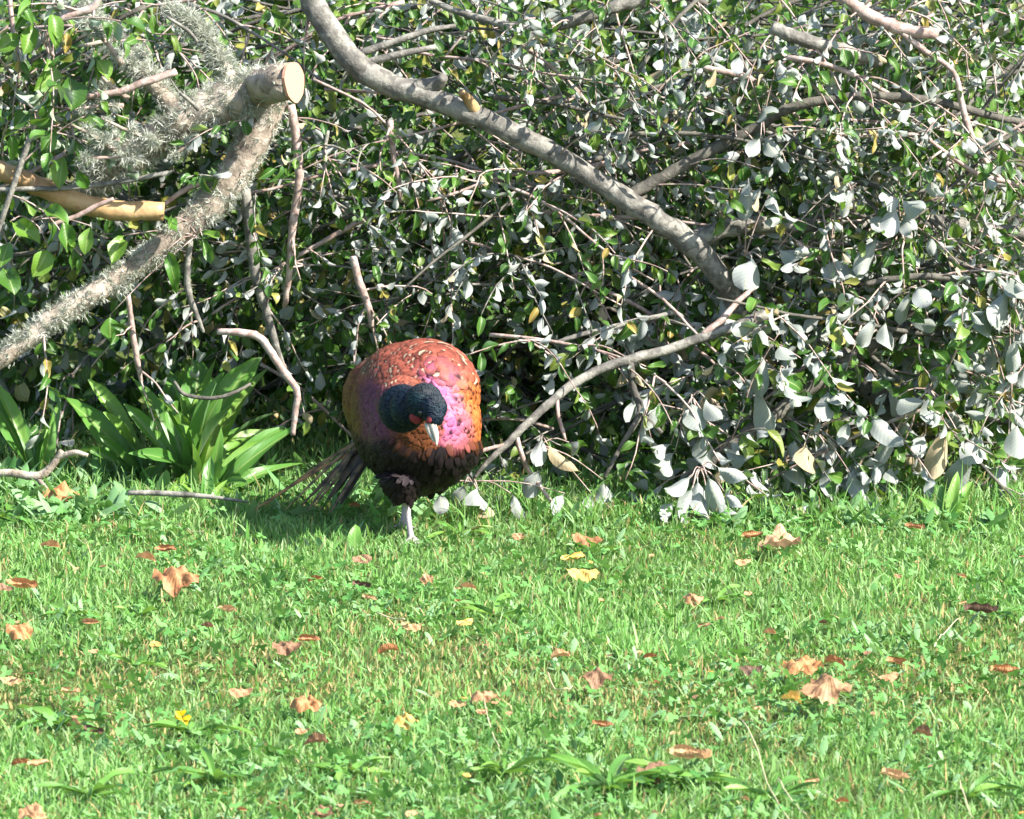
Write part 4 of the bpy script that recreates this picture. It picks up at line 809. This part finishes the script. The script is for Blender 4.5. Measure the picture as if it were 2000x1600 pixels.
def smooth(a, b, x): t = np.clip((x - a) / (b - a), 0, 1); return t * t * (3 - 2 * t)
def lerp(a, b, t): return a * (1 - t[:, None]) + np.asarray(b) * t[:, None]
def hood_dist(P):
    d = np.full(len(P), 9.0)
    for (c, r), (c2, r2) in zip(HOOD[1:], HOOD[2:]):
        ab = c2 - c; t = np.clip(((P - c) @ ab) / (ab @ ab), 0, 1); d = np.minimum(d, np.linalg.norm(P - (c + t[:, None] * ab), axis=1) - (r + (r2 - r) * t))
    return d
def plumage(P, jit=None):
    """colour of the feathers by place on the bird"""
    Q = P - BC; u, v, w = Q @ FW, Q @ SD, Q @ UP; j = np.array([mnoise.noise(Vector(p * 28)) for p in P])
    x = Q[:, 0]; c = np.tile(np.array((.10, .034, .014)), (len(P), 1))                                  # dark copper breast
    c = lerp(c, (.085, .022, .060), smooth(.050, .012, np.abs(x + .062 + j * .01)) * smooth(-.075, -.01, w) * .85)   # purple gloss of the breast, painted into the base colour
    c = lerp(c, (.15, .062, .018), smooth(-.085, -.115, x + j * .01))                        # golden flank
    c = lerp(c, (.31, .088, .022), smooth(.035, .07, x + j * .02))                             # orange flank
    c = lerp(c, (.19, .052, .032), smooth(.065, .10, w + j * .014 + .10 * np.abs(v)))        # chestnut mantle
    c = lerp(c, (.37, .098, .215), smooth(.036, .0, np.abs(x - .080 + .42 * np.clip(w - .01, 0, .2) + j * .018)) * smooth(-.055, -.01, w) * smooth(.115, .07, w) * np.clip(.72 + .6 * j, .2, 1))   # pink iridescent highlight on the shoulder, painted in as feather colour
    c = lerp(c, (.07, .042, .03), smooth(-.055, -.08, x) * smooth(.07, .09, w) * smooth(.12, .10, w))
    belly = smooth(-.020, -.040, w + j * .014 - .10 * np.clip(-v - .05, 0, 1) + .5 * np.clip(-v - .085, 0, 1) + .25 * np.clip(v - .085, 0, 1))
    c = lerp(c, (.007, .005, .005), belly)
    h = hood_dist(P); hood = smooth(.008, .0, h); hc = np.tile(np.array((.004, .011, .020)), (len(P), 1))
    hc = lerp(hc, (.008, .030, .034), smooth(.0, .5, j) * .7); crown = smooth(.0, .02, (P - HOOD[3][0]) @ unit((.35, .1, .9))); hc = lerp(hc, (.022, .024, .026), crown * .8)
    c = np.where(hood[:, None] > 0, lerp(c, hc, hood) if False else c * (1 - hood[:, None]) + hc * hood[:, None], c)
    leg = smooth(.095, .08, P[:, 2] - BIRD[2]); c = lerp(c, (.36, .31, .32), leg)
    return c, u, v, w, hood, belly, leg
cb, *_ = plumage(co); C4 = np.ones((nv, 4), np.float32); C4[:, :3] = cb * .92
a = me2.attributes.new('col', 'FLOAT_COLOR', 'POINT'); a.data.foreach_set('color', C4.ravel())
g = N('plumage'); cc = g.attr('col', 'Color'); nz = g.noise(420, 3)
M_PLUM = g.done(g.pbr(cc, .6, .2, nz, .5, .002)); me2.materials.clear(); me2.materials.append(M_PLUM)
g = N('feather'); cc = g.attr('col', 'Color'); luv = g.attr('luv', 'Vector'); sx = g.n('SeparateXYZ'); g.l(luv, sx.inputs[0])
barb = g.math('SINE', g.math('MULTIPLY', g.math('ADD', sx.outputs[1], g.math('ABSOLUTE', sx.outputs[0])), 60.0))
M_FEA = g.done(g.pbr(cc, .44, .35, barb, .25, .0006, Specular_Tint=g.mix(.6, (1, .82, .92), cc)))

g = N('long_feather'); M_TAIL = g.done(g.pbr(g.attr('col', 'Color'), .5, .3))
# small body feathers lying over the body (stuff)
def feathers(n, seed):
    r = np.random.default_rng(seed); me2.calc_loop_triangles(); nt_ = len(me2.loop_triangles); tri = np.empty(nt_ * 3, np.int32); me2.loop_triangles.foreach_get('vertices', tri); tri = tri.reshape(-1, 3)
    A, B, Cc = co[tri[:, 0]], co[tri[:, 1]], co[tri[:, 2]]; ar = np.linalg.norm(np.cross(B - A, Cc - A), axis=1)
    hd = hood_dist((A + B + Cc) / 3); ar = ar * np.where(hd < .01, 3.0, 1.0); ti = r.choice(nt_, n, p=ar / ar.sum()); a1, a2 = r.random(n), r.random(n); fl = a1 + a2 > 1; a1[fl], a2[fl] = 1 - a1[fl], 1 - a2[fl]
    P = A[ti] + (B - A)[ti] * a1[:, None] + (Cc - A)[ti] * a2[:, None]; Nn = no[tri[ti]].mean(1); Nn /= np.linalg.norm(Nn, axis=1)[:, None]
    c, u, v, w, hood, belly, leg = plumage(P); ok = (leg < .1) & (hood_dist(P) > -.02); P, Nn, c, u, v, w, hood, belly = [q[ok] for q in (P, Nn, c, u, v, w, hood, belly)]; n = len(P)
    flow = np.tile(-FW * .75 - UP * .75, (n, 1)) + r.normal(0, .16, (n, 3)) + SD * (np.clip(v, -.1, .1) * 3)[:, None]
    back = unit(HOOD[1][0] - HOOD[4][0]); flow = np.where(hood[:, None] > .5, back + r.normal(0, .3, (n, 3)), flow)
    D = flow - Nn * (flow * Nn).sum(1)[:, None]; D /= np.linalg.norm(D, axis=1)[:, None] + 1e-9; Sx = np.cross(D, Nn)
    mantle = smooth(.06, .10, w) * (1 - hood); right = smooth(.015, .045, (P - BC)[:, 0]) * (1 - hood)
    L = (.0115 + .007 * mantle + .007 * right + .011 * belly) * r.uniform(.75, 1.25, n); L = np.where(hood > .5, r.uniform(.005, .009, n), L); Wd = L * r.uniform(.34, .46, n); Wd = np.where((belly > .5) | (hood > .5), Wd * .5, Wd)
    lift = r.uniform(.03, .10, n) + .32 * (belly > .5) * r.random(n)
    rows = ((0, .55, 0), (.35, .95, .02), (.7, 1.0, .0), (.9, .7, -.04), (1.0, .2, -.08)); V = np.empty((n, 15, 3)); Lu = np.empty((n, 15, 3)); CC = np.ones((n, 15, 4))
    val = r.uniform(.72, 1.3, n)[:, None]; cfe = c * val
    dark = c * .22; spot = r.random(n)
    gold = (smooth(-.075, -.11, (P - BC)[:, 0]) * (1 - mantle) * (1 - hood) * (1 - belly))[:, None]; cfe = cfe * (1 - .45 * gold); tipc = cfe * .62 * (1 - gold) + np.array((.21, .10, .035)) * val * gold
    fleck = ((right > .3) & (spot < .26)) ; buff = (mantle > .45) & (spot < .19); edge = (hood < .5) & (belly < .5)
    for k, (t, wt, zz) in enumerate(rows):
        for m, sgn in enumerate((-1, 0, 1)):
            V[:, k * 3 + m] = P + Nn * (.0005 + L * t * lift + (.0012 if sgn == 0 else 0) + L * zz * .8)[:, None] + D * (L * (t - .15))[:, None] + Sx * (sgn * Wd * wt)[:, None]; Lu[:, k * 3 + m] = (sgn, t, 0)
            q = cfe
            if k == 2 and m == 1: q = np.where(fleck[:, None], dark * .5, q)
            if k >= 3:
                q = np.where(edge[:, None], tipc, cfe); q = np.where(fleck[:, None], dark * .5, q); q = np.where(buff[:, None], np.array((.40, .30, .20)), q)
            if k == 2: q = np.where(buff[:, None], dark, q)
            CC[:, k * 3 + m, :3] = q
    b = np.arange(n)[:, None] * 15; Q = np.concatenate([b + np.array([k * 3 + m, k * 3 + m + 1, k * 3 + m + 4, k * 3 + m + 3]) for k in range(4) for m in range(2)])
    return V.reshape(-1, 3), Q, Lu.reshape(-1, 3), CC.reshape(-1, 4)
v, q, l, c = feathers(15000, 5)
tag(link('body_feathers', make_mesh('body_feathers', v - BIRD, [q], [M_FEA], {'luv': ('FLOAT_VECTOR', l), 'col': ('FLOAT_COLOR', c)}), bird), kind='stuff')

def long_feather(name, base, tip, normal, width, col, edge, bend=.02, bars=False):
    n = 18; P = catmull(np.array([base, (base + tip) / 2 + np.asarray(normal) * bend, tip]), n); V = []; Lu = []; C_ = []
    for i, p in enumerate(P):
        t = i / (n - 1); T = unit(P[min(i + 1, n - 1)] - P[max(i - 1, 0)]); Sx = unit(np.cross(T, normal)); w = width * (math.sin(math.pi * (.18 + .80 * t)) ** .6)
        for sgn in (-1, 0, 1):
            V.append(p + Sx * sgn * w + np.asarray(normal) * (.002 if sgn == 0 else 0)); Lu.append((sgn, t * 6, 0)); k = np.array(edge if sgn else col, float)
            if bars and i % 3 == 0: k = k * .25
            C_.append((*k, 1))
    Q = [(i * 3 + m, i * 3 + m + 1, i * 3 + m + 4, i * 3 + m + 3) for i in range(n - 1) for m in range(2)]
    return link(name, make_mesh(name, np.array(V) - BIRD, [np.array(Q)], [M_TAIL], {'luv': ('FLOAT_VECTOR', Lu), 'col': ('FLOAT_COLOR', C_)}), bird)
# tail
tb = loc(-.15, -.015, -.055)
for k, (tx, ty, tY, w, c1, c2) in enumerate([(497,1010,.22,.0045,(.26,.14,.05),(.17,.085,.03)),(515,1003,.26,.0035,(.22,.12,.05),(.12,.07,.03)),(585,1000,.24,.004,(.14,.09,.045),(.05,.03,.018)),(600,1012,.20,.0045,(.16,.10,.05),(.07,.045,.025)),
        (628,1004,.22,.0065,(.05,.034,.02),(.07,.046,.026)),(590,985,.28,.004,(.17,.10,.05),(.06,.04,.02)),(645,1008,.18,.005,(.15,.095,.05),(.05,.03,.018)),(555,1014,.2,.003,(.24,.16,.08),(.11,.07,.035)),(612,994,.25,.004,(.28,.19,.10),(.12,.075,.04)),(665,985,.2,.010,(.025,.018,.013),(.018,.013,.01)),(652,965,.24,.010,(.022,.016,.012),(.018,.013,.01))]):
    t = at(tx, ty, tY); t[2] = max(t[2], .03); long_feather('tail_feather', tb + np.array((random.uniform(-.012, .012), random.uniform(-.01, .01), random.uniform(-.015, .015))), t, unit((.2, -.6, .75)), w, c1, c2, .012, True)
# folded wing along the bird's left flank: covert and flight feathers
for k in range(9):
    s = k / 8; base = loc(.050 - .006 * k, .110 - .0012 * (k - 4) ** 2, .07 - .014 * k); tip = loc(-.11, .134 - .0008 * (k - 4) ** 2, .025 - .013 * k)
    c1 = (.42, .15, .045) if k % 3 else (.56, .42, .28); long_feather('wing_feather', base, tip, unit(SD * .95 + FW * .2 + UP * .1), .016, c1, tuple(x * .62 for x in c1), .018)
# face: wattles, eye, beak
g = N('red_wattle'); nz = g.noise(900, 2); M_RED = g.done(g.pbr((.17, .007, .012), .5, .4, nz, .8, .002))
g = N('beak_horn'); M_BEAK = g.done(g.pbr(g.mix(g.noise(120, 2), (.40, .36, .29), (.25, .22, .18)), .35, .5))
g = N('eye_black'); M_EYE = g.done(g.pbr((.01, .008, .006), .05, .8))
def blob(name, c, r, ax, mat, rough=.0):
    b_ = bmesh.new(); bmesh.ops.create_icosphere(b_, subdivisions=3, radius=1); B = np.array([ax[i] * r[i] for i in range(3)]).T
    for v_ in b_.verts:
        p_ = np.array(v_.co) * (1 + rough * mnoise.noise(v_.co * 4)); v_.co = Vector(B @ p_)
    for f in b_.faces: f.smooth = True
    m_ = bpy.data.meshes.new(name); b_.to_mesh(m_); b_.free(); m_.materials.append(mat); return link(name, m_, bird, c - BIRD)
def onhead(px, py, extra=0.0):
    """first point of the hood met on the line of sight of this spot, so that the face parts sit on the skin"""
    best = None
    for Yv in np.arange(-.30, .0, .001):
        if hood_dist(at(px, py, Yv)[None])[0] < extra: return at(px, py, Yv)
    return at(px, py, -.2)
hd = unit(HOOD[5][0] - HOOD[3][0]); rt = unit(np.cross(hd, UP)); hu = np.cross(rt, hd)
blob('wattle', onhead(812, 817, .001), (.012, .010, .004), (unit((.75, -.1, -.35)), unit((.35, 0, .9)), unit((-.2, -1, .1))), M_RED, .25)
blob('wattle', onhead(838, 820, .0), (.005, .007, .003), (unit((.9, -.3, -.2)), unit((.2, 0, .9)), unit((.3, -1, .1))), M_RED, .25)
blob('eye', onhead(822, 806, .001), (.0045, .0045, .0035), (unit((1, 0, 0)), unit((0, 0, 1)), unit((0, -1, 0))), M_EYE)
bb, bt = onhead(843, 826, -.006), at(853, 872, -.228); dirb = unit(bt - bb); L = np.linalg.norm(bt - bb)
pth = catmull(np.array([bb - dirb * .004, bb + dirb * L * .5 + np.array((.003, -.005, .0)), bt]), 10); vv, qq, tt = tube(pth, [.0072, .0072, .0069, .0064, .0058, .0051, .0042, .0031, .002, .0007], 12); mb = MB(); mb.add(vv, qq, tt); o = link('beak', mb.mesh('beak', [M_BEAK], BIRD), bird)
pth = catmull(np.array([bb + np.array((-.006, .002, -.003)), bb + dirb * L * .45 + np.array((-.006, .001, 0)), bb + dirb * L * .8 + np.array((-.003, .0, 0))]), 8); vv, qq, tt = tube(pth, np.linspace(.0075, .002, 8), 10); mb = MB(); mb.add(vv, qq, tt); link('lower_beak', mb.mesh('lower_beak', [M_BEAK], BIRD), bird)
